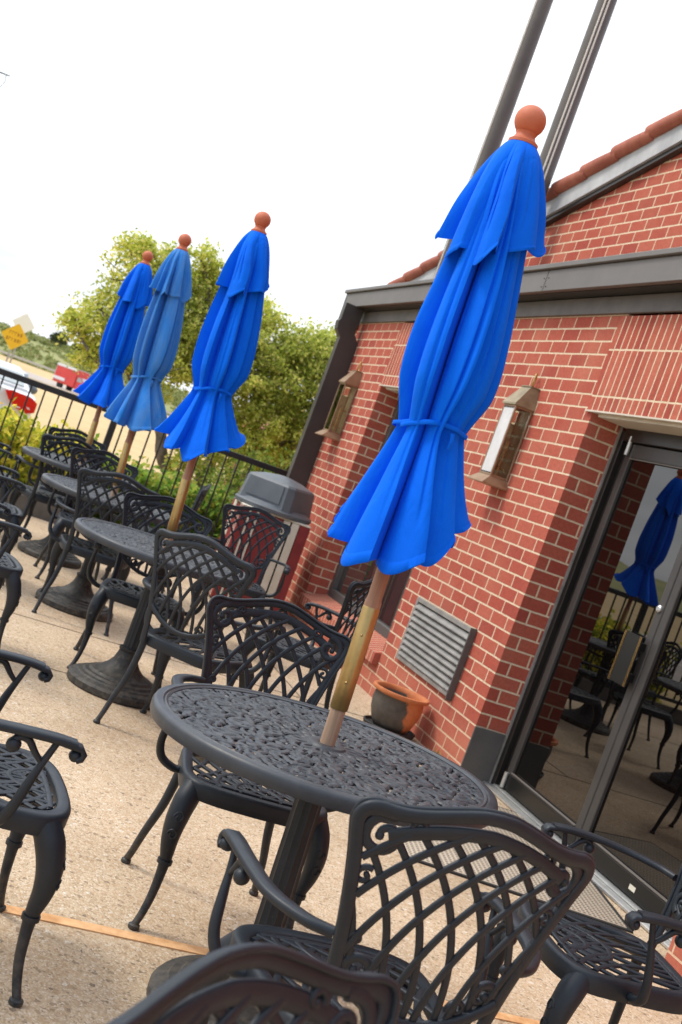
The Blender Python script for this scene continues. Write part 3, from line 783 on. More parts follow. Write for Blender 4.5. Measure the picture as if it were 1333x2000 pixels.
# ---- door mat, flower pot, weed, trash can
DM = empty('door_mat', (2.22, 4.38, 0), (0, 0, radians(-12)))
tag(DM, 'grey ribbed door mat lying in front of the glass door', 'door mat')
b = MB(); b.bbox((0, 0, .0015), (.98, 1.35, .012), .004); o = b.build('mat_surface', MAT['mat'], DM)
b = MB()
for a_, c_ in (((-.02, -.02, .001), (1.0, -.0005, .009)), ((-.02, 1.3505, .001), (1.0, 1.37, .009)), ((-.02, 0, .001), (-.0005, 1.35, .009)), ((.9805, 0, .001), (1.0, 1.35, .009))): b.box(a_, c_)
b.build('border', MAT['rubber'], DM, 0)
FP = empty('flower_pot', (2.93, 6.62, 0)); tag(FP, 'empty terracotta flower pot with a dark stain by the brick wall', 'flower pot')
b = MB(); b.lathe([(0, .03), (.105, .03), (.125, .06), (.148, .12), (.158, .18), (.152, .228), (.156, .232), (.172, .236), (.180, .246), (.176, .260), (.164, .262), (.150, .256), (.145, .235), (.146, .20), (0, .18)], 44); b.build('pot', MAT['pot'], FP, 60)
b = MB(); b.lathe([(0, .175), (.147, .182)], 30, cap=True); o = b.build('soil', mat('potting_soil', (.05, .035, .025), .95, 0, (.11, .08, .055), 30, .5, 60), FP)
b = MB(); b.lathe([(0, .002), (.135, .002), (.158, .012), (.166, .036), (.158, .040), (.148, .022), (0, .018)], 36); b.build('saucer', MAT['rubber'], FP, 50)
b = MB(); rr = random.Random(5)
for i in range(70):
    a = rr.uniform(0, 6.28); r_ = rr.uniform(0, .05); h_ = rr.uniform(.02, .075)
    x, y = 3.10 + cos(a) * r_ * .6, 6.22 + sin(a) * r_ * 2.4
    t = V((rr.uniform(-.03, .015), rr.uniform(-.03, .03), h_)); s_ = V((rr.uniform(-1, 1), rr.uniform(-1, 1), 0)).normalized() * .004
    b.add([V((x, y, 0)) - s_, V((x, y, 0)) + s_, V((x, y, 0)) + t], [(0, 1, 2)])
tag(b.build('weed', MAT['shrubleaf'], smooth=0, fix=False), 'small green weed growing at the foot of the brick wall', 'weed')

TC = empty('trash_can', (2.66, 9.85, 0), (0, 0, radians(-4))); tag(TC, 'square maroon and cream litter bin with a grey domed lid by the fence', 'trash can')
hw = .30
b = MB(); b.box((-hw + .03, -hw + .03, .03), (hw - .03, hw - .03, .80)); b.build('bin_body', MAT['void'], TC, 0)
def boards(side):
    f = [0, .10, .14, .21, .25, .60, .71, .725, .84, 1.0]; cl = ['maroon', 'creamboard', 'maroon', 'creamboard', 'maroon', 'creamboard', None, 'creamboard', 'maroon']
    for c_ in ('maroon', 'creamboard'):
        q = MB()
        for (u, v_, k_) in zip(f, f[1:], cl):
            if k_ != c_: continue
            a_, e_ = -hw + 2 * hw * u + .003, -hw + 2 * hw * v_ - .003
            a3, e3 = sorted((a_, e_))
            if side == 0: q.bbox((a3, -hw, .04), (e3, -hw + .026, .83), .003)
            elif side == 1: q.bbox((-hw, a3 if a3 > -hw + .02 else -hw + .028, .04), (-hw + .026, e3, .83), .003)
            elif side == 2: q.bbox((a3, hw - .026, .04), (e3, hw, .83), .003)
            else: q.bbox((hw - .026, a3 if a3 > -hw + .02 else -hw + .028, .04), (hw, e3 if e3 < hw - .02 else hw - .028, .83), .003)
        q.build('maroon_boards' if c_ == 'maroon' else 'cream_boards', MAT[c_], TC)
for s_ in range(4): boards(s_)
b = MB(); b.bbox((-hw + .002, -hw + .002, .832), (hw - .002, hw - .002, .848), .004); b.build('top_frame', MAT['creamboard'], TC)
b = MB()
b.lathe([(.30, .849), (.338, .850), (.344, .880), (.334, .892), (.306, .900), (.29, .915), (.20, .92)], 40, cap=False)
hood = b.build('lid_rim', MAT['greyplastic'], TC, 40)
def sq(r_, z, rot, c_=.10):
    o_ = []
    for k_ in range(4):
        a_ = rot + k_ * pi / 2
        for t_ in (-1, -.5, .5, 1):
            if abs(t_) == 1: p_ = V((1 , t_ * (1 - c_ * 2), 0))
            else: p_ = V((1.012, t_ * .75, 0))
            o_.append(V((p_.x * r_ * cos(a_) - p_.y * r_ * sin(a_), p_.x * r_ * sin(a_) + p_.y * r_ * cos(a_), z)))
    return o_
b = MB(); rt = radians(-128)
b.loft([sq(.258, .895, rt), sq(.252, .93, rt), sq(.235, 1.09, rt), sq(.222, 1.108, rt), sq(.13, 1.145, rt), sq(.03, 1.165, rt)], True, True)
b.build('hood', MAT['greyplastic'], TC, 28)
b = MB(); a_ = rt; nx, ny = cos(a_), sin(a_)
def hp(u, z, o_): r_ = .2545 - (z - .93) * .106 + o_; return (nx * r_ * 1.012 - ny * u, ny * r_ * 1.012 + nx * u, z)
b.add([hp(-.165, .935, .004), hp(.165, .935, .004), hp(.155, 1.085, .004), hp(-.155, 1.085, .004), hp(-.165, .935, -.004), hp(.165, .935, -.004), hp(.155, 1.085, -.004), hp(-.155, 1.085, -.004)],
      [(0, 1, 2, 3), (7, 6, 5, 4), (0, 4, 5, 1), (1, 5, 6, 2), (2, 6, 7, 3), (3, 7, 4, 0)])
b.build('flap', MAT['greyplastic'], TC, 0)

# ================================================================== FURNITURE
UPZ = V((0, 0, 1))
def back_y(x, z): return -.195 - (z - .44) * .155 - .038 * (1 - min(1, (x / .25) ** 2))
def bp(x, z, off=0.0): return V((x, back_y(x, z) + off, z + off * .155))
def bn(x): return V((-x * 1.1, 1, .155)).normalized()
POST = [(.160, .40), (.161, .48), (.168, .56), (.181, .64), (.199, .72), (.218, .79), (.231, .830), (.236, .852), (.229, .870), (.210, .878), (.188, .8785), (.162, .881), (.132, .888), (.10, .898), (.06, .910), (.03, .917), (0, .919)]
def post_x(z):
    for (xa, za), (xb, zb_) in zip(POST[:7], POST[1:8]):
        if za <= z <= zb_: return xa + (xb - xa) * (z - za) / (zb_ - za)
    return .236
def top_z(x):
    x = abs(x); q = POST[10:]
    for (xa, za), (xb, zb_) in zip(q, q[1:]):
        if xb <= x <= xa: return za + (zb_ - za) * (xa - x) / (xa - xb)
    return .878
def band_z(x): return .884 - 1.25 * abs(x) ** 2.0 - .05 * abs(x)
def u_z(x): return .500 + 2.6 * x * x
def spiral(mb, cx, cz, r, a0, turns, sgn, w0, w1, fn, nf, t=.011, n=26):
    pts = []; nr = []
    for i in range(n):
        q = i / (n - 1); a = a0 + sgn * turns * 2 * pi * q; rr_ = r * (1 - .78 * q)
        x, z = cx + rr_ * cos(a), cz + rr_ * sin(a)
        pts.append(fn(x, z)); nr.append(nf(x))
    mb.ribbon(pts, nr, lerp_list([w0, w1], n), t)
    mb.sphere(pts[-1], w1 * .75, 8)

def make_chair():
    T = empty('patio_chair')
    # ---- back frame
    f = MB()
    pr = spline([(x, z, 0) for x, z in POST], 4)
    pts = [bp(p.x, p.y) for p in pr]; nr = [bn(p.x) for p in pr]
    full = pts + [bp(-p.x, p.y) for p in reversed(pr[:-1])]; nfull = nr + [bn(-p.x) for p in reversed(pr[:-1])]
    W_ = lerp_list([.028, .026, .024, .024, .026, .028, .024, .024, .024, .024, .026, .028, .024, .024, .026, .028], len(full))
    f.ribbon(full, nfull, W_, .014)
    # raised lip along the outside of the frame
    lip = [(p.x * 1.035 if p.y < .85 else p.x * 1.03, p.y + (.010 if p.y > .85 else 0)) for p in pr]
    lp = [bp(x, z, .007) for x, z in lip] + [bp(-x, z, .007) for x, z in reversed(lip[:-1])]
    f.tube(lp, .0052, 8)
    xs_ = [-.163 + .326 * i / 24 for i in range(25)]
    f.ribbon([bp(x, u_z(x), -.004) for x in xs_], [bn(x) for x in xs_], .022, .016)
    f.build('back_frame', MAT['metal'], T, 50)
    # ---- lattice with scrolls
    b = MB()
    xs_ = [-.178 + .356 * i / 28 for i in range(29)]
    b.ribbon([bp(x, band_z(x)) for x in xs_], [bn(x) for x in xs_], .026, .011)
    def inside(x, z): return abs(x) < post_x(z) - .006 and z < band_z(x) - .002 and z > u_z(x) - .004
    for sg in (1, -1):
        for k_ in range(-5, 11):
            run = []; R_ = .47; zc_ = .488
            xb_ = -.010 + k_ * .0640                       # where the strand meets z = .50
            xc_ = xb_ - R_ * sin(math.acos((.50 - zc_) / R_))
            for i in range(101):
                ta = radians(5 + 85 * i / 100)
                x = xc_ + R_ * sin(ta); z = zc_ + R_ * cos(ta)
                ok = inside(x, z)
                if ok: run.append((x * sg, z))
                if (not ok or i == 100) and run:
                    if len(run) > 4:
                        q = run[::2] + ([run[-1]] if len(run) % 2 == 0 else [])
                        o_ = .002 if sg > 0 else -.0015
                        b.ribbon([bp(x_, z_, o_) for x_, z_ in q], [bn(x_) for x_, z_ in q], .0140, .0085)
                    run = []
    for s_ in (-1, 1):
        fn = lambda x, z, s_=s_: bp(s_ * x, z, .002); nf = lambda x, s_=s_: bn(s_ * x)
        spiral(b, .182, .832, .041, radians(100), 1.3, -1, .021, .012, fn, nf)
        spiral(b, .186, .752, .018, radians(120), 1.0, -1, .011, .008, fn, nf, n=16)
        spiral(b, .130, .866, .015, radians(-20), .9, 1, .011, .008, fn, nf, n=14)
        spiral(b, .128, .578, .034, radians(-70), 1.2, 1, .019, .012, fn, nf)
        spiral(b, .155, .635, .016, radians(-60), 1.0, 1, .010, .007, fn, nf, n=16)
        spiral(b, .088, .545, .020, radians(200), 1.0, -1, .011, .008, fn, nf, n=16)
    b.build('backrest', MAT['metal'], T, 50)
    # ---- seat
    def outline(off, n=72):
        pts = []
        for i in range(n):
            a = 2 * pi * i / n; c, s = cos(a), sin(a); e = 2 / 4.6
            x = abs(c) ** e * (1 if c > 0 else -1); y = abs(s) ** e * (1 if s > 0 else -1)
            hx = .215 + .024 * y
            pts.append((x * (hx - off), -.005 + y * (.205 - off) + (.018 * (1 - x * x) if y > .3 else 0)))
        return pts
    def loop(off, z): return [(x, y, z) for x, y in outline(off)]
    s = MB()
    s.loft([loop(.034, .412), loop(.034, .434), loop(.030, .438), loop(.012, .440), loop(.004, .437), loop(0, .429), loop(.001, .400), loop(.004, .388), loop(.012, .388), loop(.034, .412)], True, False)
    s.build('seat_rim', MAT['metal'], T, 50)
    s = MB()
    def insd(x, y):
        hx = .215 + .024 * (y / .2) - .030
        return (abs(x) / hx) ** 4.6 + (abs(y + .005) / .176) ** 4.6 < 1
    def clipped(fnc, n, w_, t_, dz):
        run = []
        for i in range(n + 1):
            x, y = fnc(i / n); ok = insd(x, y)
            if ok: run.append((x, y))
            if (not ok or i == n) and run:
                if len(run) > 3: s.ribbon([(x_, y_, .4335 + dz) for x_, y_ in run], UPZ, w_, t_)
                run = []
    for sg in (1, -1):
        xe = -.17
        while xe < .60:
            clipped(lambda q: (sg * (xe - .38 + .38 * cos(q * pi / 2)), -.19 + .40 * sin(q * pi / 2)), 40, .0150, .008, .0008 if sg > 0 else 0)
            xe += .062
    clipped(lambda q: (.13 * cos(q * pi), .17 - .17 * sin(q * pi)), 40, .016, .009, .0012)
    clipped(lambda q: (.075 * cos(q * pi), .17 - .10 * sin(q * pi)), 30, .014, .009, .0016)
    for k in range(-4, 5):
        a = k * .19; clipped(lambda q: (sin(a) * (.06 + .10 * q) * 1.1, .17 - cos(a) * (.06 + .11 * q)), 10, .010, .008, .0004)
    clipped(lambda q: (-.2 + .4 * q, .150 + .012 * sin(q * pi)), 40, .015, .009, .0018)
    clipped(lambda q: (-.2 + .4 * q, -.165), 40, .012, .009, .0018)
    s.build('seat', MAT['metal'], T, 50)
    # ---- arms
    for sd_ in (-1, 1):
        a = MB()
        pth = spline([(.186, -.225, .628), (.236, -.195, .630), (.283, -.12, .634), (.300, -.02, .640), (.303, .07, .641), (.302, .125, .636)], 6)
        pth = [V((sd_ * p.x, p.y, p.z)) for p in pth]
        a.ribbon(pth, UPZ, lerp_list([.022, .028, .034, .036, .038, .036], len(pth)), lerp_list([.020, .019, .018, .018, .018, .02], len(pth)))
        a.ribbon([(sd_ * .302, .118, .634), (sd_ * .302, .138, .632), (sd_ * .302, .146, .622), (sd_ * .302, .143, .611), (sd_ * .302, .133, .606)], [UPZ, UPZ, V((0, 1, .2)), V((0, 1, -.5)), V((0, .3, -1))], .036, .014)
        a.sphere((sd_ * .302, .130, .613), .014, 10, (1.25, 1, 1))
        sup = spline([(.300, .085, .632), (.300, .070, .585), (.302, .055, .535), (.300, .040, .475), (.280, .028, .432), (.238, .022, .410), (.205, .02, .410)], 5)
        a.tube([V((sd_ * p.x, p.y, p.z)) for p in sup], lerp_list([.0075, .0085, .0115, .0125, .0125, .011], len(sup)), 10)
        br = spline([(.300, .068, .578), (.301, .045, .600), (.301, .025, .622), (.301, .005, .626), (.301, -.008, .612)], 5)
        a.tube([V((sd_ * p.x, p.y, p.z)) for p in br], lerp_list([.006, .008, .009, .010], len(br)), 8)
        a.sphere((sd_ * .301, -.004, .606), .017, 12)
        a.build('arm', MAT['metal'], T, 50)
        # ---- legs
        l = MB()
        pf = spline([(.188, .148, .412), (.204, .170, .372), (.214, .186, .320), (.214, .190, .265), (.206, .186, .212), (.204, .186, .170), (.208, .192, .10), (.219, .203, .045), (.231, .213, .012)], 5)
        rd = lerp_list([.034, .0355, .032, .0255, .0185, .0148, .0125, .0112, .0108], len(pf))
        l.tube([V((sd_ * p.x, p.y, p.z)) for p in pf], rd, 14)
        l.lathe([(.010, .016), (.0165, .012), (.0175, .004), (.015, 0.0), (0, 0)], 14, (sd_ * .231, .213, 0))
        i_ = len(pf) // 2 + 2
        p = pf[i_]; l.tube([(sd_ * p.x, p.y, p.z + .006), (sd_ * p.x, p.y, p.z - .006)], rd[i_] + .005, 14)
        for q in range(2):                                     # raised scroll on the knee
            pts = []
            for i in range(16):
                an = 2.2 * pi * i / 15; r_ = .014 * (1 - .6 * i / 15)
                zz = .335 - q * .05 + r_ * sin(an) * 1.2; tt = r_ * cos(an)
                k = min(range(len(pf)), key=lambda j: abs(pf[j].z - zz)); d = V((pf[k].x * .55, 1, 0)).normalized(); e = V((d.y, -d.x, 0))
                c = V((pf[k].x, pf[k].y, zz)) + d * (sqrt(max(1e-6, rd[k] ** 2 - tt * tt)) + .0005) + e * tt
                pts.append((sd_ * c.x, c.y, c.z))
            l.tube(pts, .0028, 6)
        l.build('leg', MAT['metal'], T, 50)
        l = MB()
        pb = spline([(.161, -.190, .425), (.164, -.193, .34), (.176, -.200, .23), (.200, -.216, .12), (.211, -.236, .045), (.217, -.247, .012)], 5)
        l.tube([V((sd_ * p.x, p.y, p.z)) for p in pb], lerp_list([.0165, .0155, .0145, .0125, .0115, .0115], len(pb)), 12)
        l.lathe([(.010, .016), (.0155, .012), (.0165, .004), (.014, 0.0), (0, 0)], 12, (sd_ * .217, -.247, 0))
        l.build('leg', MAT['metal'], T, 50)
    return T
chair0 = make_chair()
chairs = [   # x, y, rotation, label
 (1.064, 2.137, 1.2, 'black metal chair with its lattice back to us, nearest side of the nearest table'),
 (1.130, 3.379, 177.8, 'black metal chair facing us across the nearest table, right behind its top'),
 (.315, 2.865, -86, 'black metal chair nearest along the left edge, one arm and seat corner showing'),
 (2.01, 2.689, 83, 'black metal chair at the lower right corner, in front of the glass door sill'),
 (.588, .826, 214.6, 'black metal chair cut by the bottom edge, only its blurred back rail showing'),
 (1.285, 5.178, -36.5, 'dark chair with its back to us just behind the nearest table, hiding the second table'),
 (1.156, 6.118, 173.5, 'black chair facing us behind the brass ferrule of the second umbrella'),
 (.29, 5.86, -82, 'black chair at the left edge pointing its arm at the second table'),
 (1.985, 5.965, 50, 'black chair seen edge-on between the umbrella pole and the low window'),
 (2.05, 7.88, 166, 'black chair facing us in front of the maroon and cream litter bin'),
 (1.009, 7.253, -6.6, 'dark chair with its back to us in front of the third table'),
 (1.06, 8.385, 181, 'black chair facing us behind the third table'),
 (.36, 7.80, -88, 'black chair at the left edge beside the third table, seat lattice showing'),
 (1.62, 9.15, 80, 'small black chair back seen edge-on right of the third umbrella, against the hedge'),
 (.834, 9.35, 6, 'dark chair with its back to us in front of the farthest table'),
 (.985, 10.05, 181, 'farthest black chair, facing us beyond the farthest table'),
 (.335, 9.70, -90, 'black chair at the left edge beside the farthest table, only an arm showing'),
]
for i, (x, y, a, lab) in enumerate(chairs):
    c = chair0 if i == 0 else copy_tree(chair0)
    c.location = (x, y, 0); c.rotation_euler = (0, 0, radians(a))
    tag(c, lab, 'chair', 'black cast metal patio chairs')

# ---- tables
def make_table():
    T = empty('patio_table')
    R = .452; ZT = .72
    rr = random.Random(21)
    # openwork top: polar grid with leaf and crescent shaped openings cut out
    NR, NA = 104, 640; rin, rout = .045, R - .035
    cres = []; wedge = []
    tries = 0; WA = pi / 8
    while tries < 9000:
        tries += 1
        r_ = sqrt(rr.uniform((rin + .05) ** 2, (rout - .022) ** 2)); a_ = rr.uniform(0, WA)
        L = rr.uniform(.011, .024); wd = rr.uniform(.0040, .0066); x, y = r_ * cos(a_), r_ * sin(a_)
        if r_ * sin(a_) < .007 or r_ * sin(WA - a_) < .007: continue
        if any((x - q[0]) ** 2 + (y - q[1]) ** 2 < (.0150 + (L + q[2]) * .19) ** 2 for q in wedge): continue
        sw = atan2(sin(a_ * 8 + r_ * 34), cos(r_ * 41)) 
        wedge.append((x, y, L, wd, a_ + sw + rr.uniform(-.3, .3), rr.choice((-1, 1)) * rr.uniform(6, 20)))
    for k in range(8):
        for q in wedge:
            for mrr in (1, -1):
                th = k * pi / 4; x, y = q[0], q[1] * mrr
                cres.append((x * cos(th) - y * sin(th), x * sin(th) + y * cos(th), q[2], q[3], q[4] * mrr + th, q[5] * mrr))
    for k in range(48):
        th = k * pi / 24; cres.append(((rout - .012) * cos(th), (rout - .012) * sin(th), .0085, .0042, th, 0))
    for k in range(16):
        th = k * pi / 8; cres.append(((rin + .028) * cos(th), (rin + .028) * sin(th), .016, .0042, th, 0))
    cell = {}
    for q in cres:
        for dx in (-1, 0, 1):
            for dy in (-1, 0, 1): cell.setdefault((int(q[0] // .03) + dx, int(q[1] // .03) + dy), []).append(q)
    def hole(x, y):
        best = 9
        for (cx, cy, L, wd, an, k) in cell.get((int(x // .03), int(y // .03)), ()):
            dx, dy = x - cx, y - cy
            u = dx * cos(an) + dy * sin(an); v = -dx * sin(an) + dy * cos(an) - k * (u * u - .00005)
            if abs(u) < L * 1.6:
                d = abs(v) / (wd * max(.001, (1 - (u / L) ** 2))) if abs(u) < L else 9
                best = min(best, d)
        return best
    tb = MB(); idx = {}
    vs = []; h = []
    for i in range(NR + 1):
        r_ = rin + (rout - rin) * i / NR
        for j in range(NA):
            a_ = 2 * pi * j / NA; x, y = r_ * cos(a_), r_ * sin(a_); d = hole(x, y)
            w_ = .0005 * sin(26 * a_ + 90 * r_ + 2.2 * sin(60 * r_)) * (1 if r_ > .09 else 0)
            vs.append((x, y, ZT - .004 + w_ * .8 - (.0035 * max(0, min(1, (1.8 - d) / .7)))))
            h.append(d < 1)
    fs = []
    for i in range(NR):
        for j in range(NA):
            k = (j + 1) % NA; q = (i * NA + j, i * NA + k, (i + 1) * NA + k, (i + 1) * NA + j)
            if sum(h[t] for t in q) >= 3: continue
            fs.append((q[0], q[3], q[2], q[1]))
    top = MB(); top.add(vs, fs)
    # thickness: lower skin
    o = len(vs); top.add([(x, y, z - .007) for x, y, z in vs], [tuple(reversed(q)) for q in fs])
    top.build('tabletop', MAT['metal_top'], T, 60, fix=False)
    b = MB()
    b.lathe([(rout - .004, ZT - .014), (rout - .004, ZT - .002), (rout + .002, ZT + .001), (rout + .006, ZT - .0025), (rout + .010, ZT + .0015), (R - .012, ZT + .0015), (R - .004, ZT - .002), (R, ZT - .010), (R, ZT - .028), (R - .004, ZT - .036), (R - .012, ZT - .036), (R - .016, ZT - .016)], 120, cap=False)
    b.lathe([(.022, ZT - .012), (.022, ZT), (.030, ZT + .003), (.048, ZT + .001), (.052, ZT - .004), (.05, ZT - .012)], 40, cap=False)
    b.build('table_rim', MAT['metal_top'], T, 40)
    b = MB()
    n = 24
    def flute(r_, z): return [(r_ * (1 + .055 * (1 if j % 2 else -1)) * cos(2 * pi * j / n), r_ * (1 + .055 * (1 if j % 2 else -1)) * sin(2 * pi * j / n), z) for j in range(n)]
    b.loft([flute(.038, .18), flute(.034, .64)], True, True)
    b.lathe([(.037, .64), (.046, .65), (.050, .672), (.085, .690), (.16, .700), (.16, .706)], 28)
    for k in range(3):
        a_ = k * 2 * pi / 3 + .4; d = V((cos(a_), sin(a_), 0)); b.ribbon([d * .04 + V((0, 0, .66)), d * .18 + V((0, 0, .690)), d * (R - .03) + V((0, 0, .7))], UPZ, .026, .010)
        b.sphere(d * .064 + V((0, 0, .642)), .018, 8); b.tube([d * .03 + V((0, 0, .642)), d * .085 + V((0, 0, .642))], .008, 8)
    b.build('pedestal', MAT['metal'], T, 40)
    b = MB()
    b.lathe([(.240, .0), (.248, .008), (.248, .034), (.238, .046), (.212, .054), (.206, .061), (.186, .064), (.178, .073), (.160, .076), (.150, .087), (.130, .091), (.106, .106), (.080, .128), (.062, .154), (.052, .184), (.048, .200), (.053, .205), (.053, .217), (.041, .222)], 56)
    b.build('base', MAT['metal_base'], T, 30)
    return T
table0 = make_table()
TABLES = [(1.128, 2.79, 12, 'round black openwork metal table nearest to us, with the largest umbrella'),
          (1.12, 5.76, 70, 'round black metal table second from us, half hidden by the dark chair before it'),
          (1.04, 7.53, 140, 'round black metal table third from us, carrying the faded blue umbrella'),
          (.97, 9.21, 200, 'farthest round black metal table, next to the hedge')]
for i, (x, y, a, lab) in enumerate(TABLES):
    t = table0 if i == 0 else copy_tree(table0)
    if i == 0: t.scale = (1.0, 1.0, 1.021)
    t.location = (x, y, 0); t.rotation_mode = 'QUATERNION'
    t.rotation_quaternion = UPZ.rotation_difference(V((-.040, .022, 1) if i == 0 else (0, 0, 1)).normalized()) @ Matrix.Rotation(radians(a), 3, 'Z').to_quaternion()
    tag(t, lab, 'table', 'round patio tables')

# ---- closed umbrellas
def canopy_shape(mb, prof, nf, seed, hem_amp, tilt=(0, 0), thick=.0025, uneven=.45, ovf=1.0):
    """prof: (t, z, radius, fold depth, overlap). Every fold of cloth runs outward, turns over and tucks back under the next"""
    rr = random.Random(seed)
    cuts = [0]
    for i in range(nf): cuts.append(cuts[-1] + rr.uniform(1 - uneven, 1 + uneven))
    off = rr.uniform(0, 6.28); cuts = [c / cuts[-1] * 2 * pi + off for c in cuts]
    dp = [rr.uniform(.55, 1.35) for _ in range(nf)]; ov = [rr.uniform(.15, 1.35) for _ in range(nf)]; dip = [rr.uniform(-1, 1) for _ in range(nf)]
    cr_ = [[(rr.uniform(.15, .85), rr.uniform(.05, .20), rr.uniform(.035, .09), rr.uniform(-.25, .25)) for q in range(rr.choice((1, 2, 2, 3)))] for _ in range(nf)]
    pw = [rr.uniform(.7, 1.7) for _ in range(nf)]; mid = [rr.uniform(-.12, .30) for _ in range(nf)]
    M_ = 64; N1, N3 = 34, 10
    rows = []
    for i in range(M_ + 1):
        t = i / M_
        k = 0
        while k < len(prof) - 2 and prof[k + 1][0] < t: k += 1
        P4 = [prof[max(0, k - 1)], prof[k], prof[k + 1], prof[min(len(prof) - 1, k + 2)]]
        a, b = P4[1], P4[2]; q = max(0, min(1, (t - a[0]) / (b[0] - a[0])))
        def itp(m):
            m0 = (b[m] - P4[0][m]) / max(1e-6, b[0] - P4[0][0]) * (b[0] - a[0]); m1 = (P4[3][m] - a[m]) / max(1e-6, P4[3][0] - a[0]) * (b[0] - a[0])
            return (2 * q ** 3 - 3 * q * q + 1) * a[m] + (q ** 3 - 2 * q * q + q) * m0 + (-2 * q ** 3 + 3 * q * q) * b[m] + (q ** 3 - q * q) * m1
        z, R, D, O = itp(1), itp(2), max(0, itp(3)), max(0, itp(4)) * ovf
        cs = [c + .13 * mnoise.noise(V((s_ * 2.7, t * 2.1, seed))) * min(1, 3 * t) for s_, c in enumerate(cuts[:-1])]; cs.append(cs[0] + 2 * pi)
        e = max(0, (t - .45) / .55) ** 2
        rw = []
        for s_ in range(nf):
            c0, c1 = cs[s_], cs[s_ + 1]; w = c1 - c0; d_ = D * dp[s_]; o_ = O * ov[s_]; dn = D * dp[(s_ + 1) % nf]; nx = (s_ + 1) % nf
            ri, ro, rn = R * (1 - d_ * .5), R * (1 + d_ * .5), R * (1 - dn * .5)
            edge = w * (.70 + .5 * o_)
            for j in range(N1):
                a_ = j / (N1 - 1)
                g = sin(a_ * pi / 2) ** pw[s_] + mid[s_] * sin(a_ * pi) * D * .9
                g += .05 * sin(a_ * 7 + s_ * 2.1) * sin(pi * a_) * min(1, 2 * t)
                for ca, cd, cw, cv in cr_[s_]: g -= cd * sin(pi * min(1, t * 1.15)) ** .5 * exp(-((a_ - ca - cv * (t - .5)) / cw) ** 2)
                ang = c0 + a_ * edge; r_ = ri + (ro - ri) * g
                dz = dip[s_] * sin(pi * a_) * .6 + (dip[nx] if a_ > .5 else dip[s_ - 1]) * abs(a_ - .5) * .5 + .18 * cos(2 * pi * a_)
                rw.append((ang, r_, z, dz))
            for j in range(N3):
                b_ = (j + .35) / N3
                ang = c0 + edge + (w - edge) * b_ + w * .03 * sin(pi * b_); r_ = ro + (rn - ro) * (b_ ** 1.15 if o_ < .6 else b_ ** .8)
                rw.append((ang, r_, z, .10 - .3 * dip[nx] * b_))
        out_ = []
        for ang, r_, z_, dz in rw:
            r2 = r_ * (1 + .035 * min(1, 2 * t) * mnoise.noise(V((cos(ang) * 1.6, sin(ang) * 1.6, z_ * 4 + seed))) + .012 * mnoise.noise(V((cos(ang) * 5, sin(ang) * 5, z_ * 9 + seed))))
            out_.append((r2 * cos(ang), r2 * sin(ang), z_ + e * (hem_amp * dz + tilt[1] * cos(ang - tilt[0]))))
        rows.append(out_)
    inner = [[(x * (1 - thick / max(.01, sqrt(x * x + y * y))), y * (1 - thick / max(.01, sqrt(x * x + y * y))), z) for x, y, z in rw] for rw in rows]
    mb.loft(rows + list(reversed(inner)), True, False)
    hem = rows[-1]; h2 = rows[-3]
    def lp(rw, g, dz): return [(x * g, y * g, z + dz) for x, y, z in rw]
    mb.loft([lp(h2, 1.008, 0), lp(h2, 1.016, -.002), lp(hem, 1.018, .001), lp(hem, 1.002, -.003), lp(hem, .985, 0)], True, False)

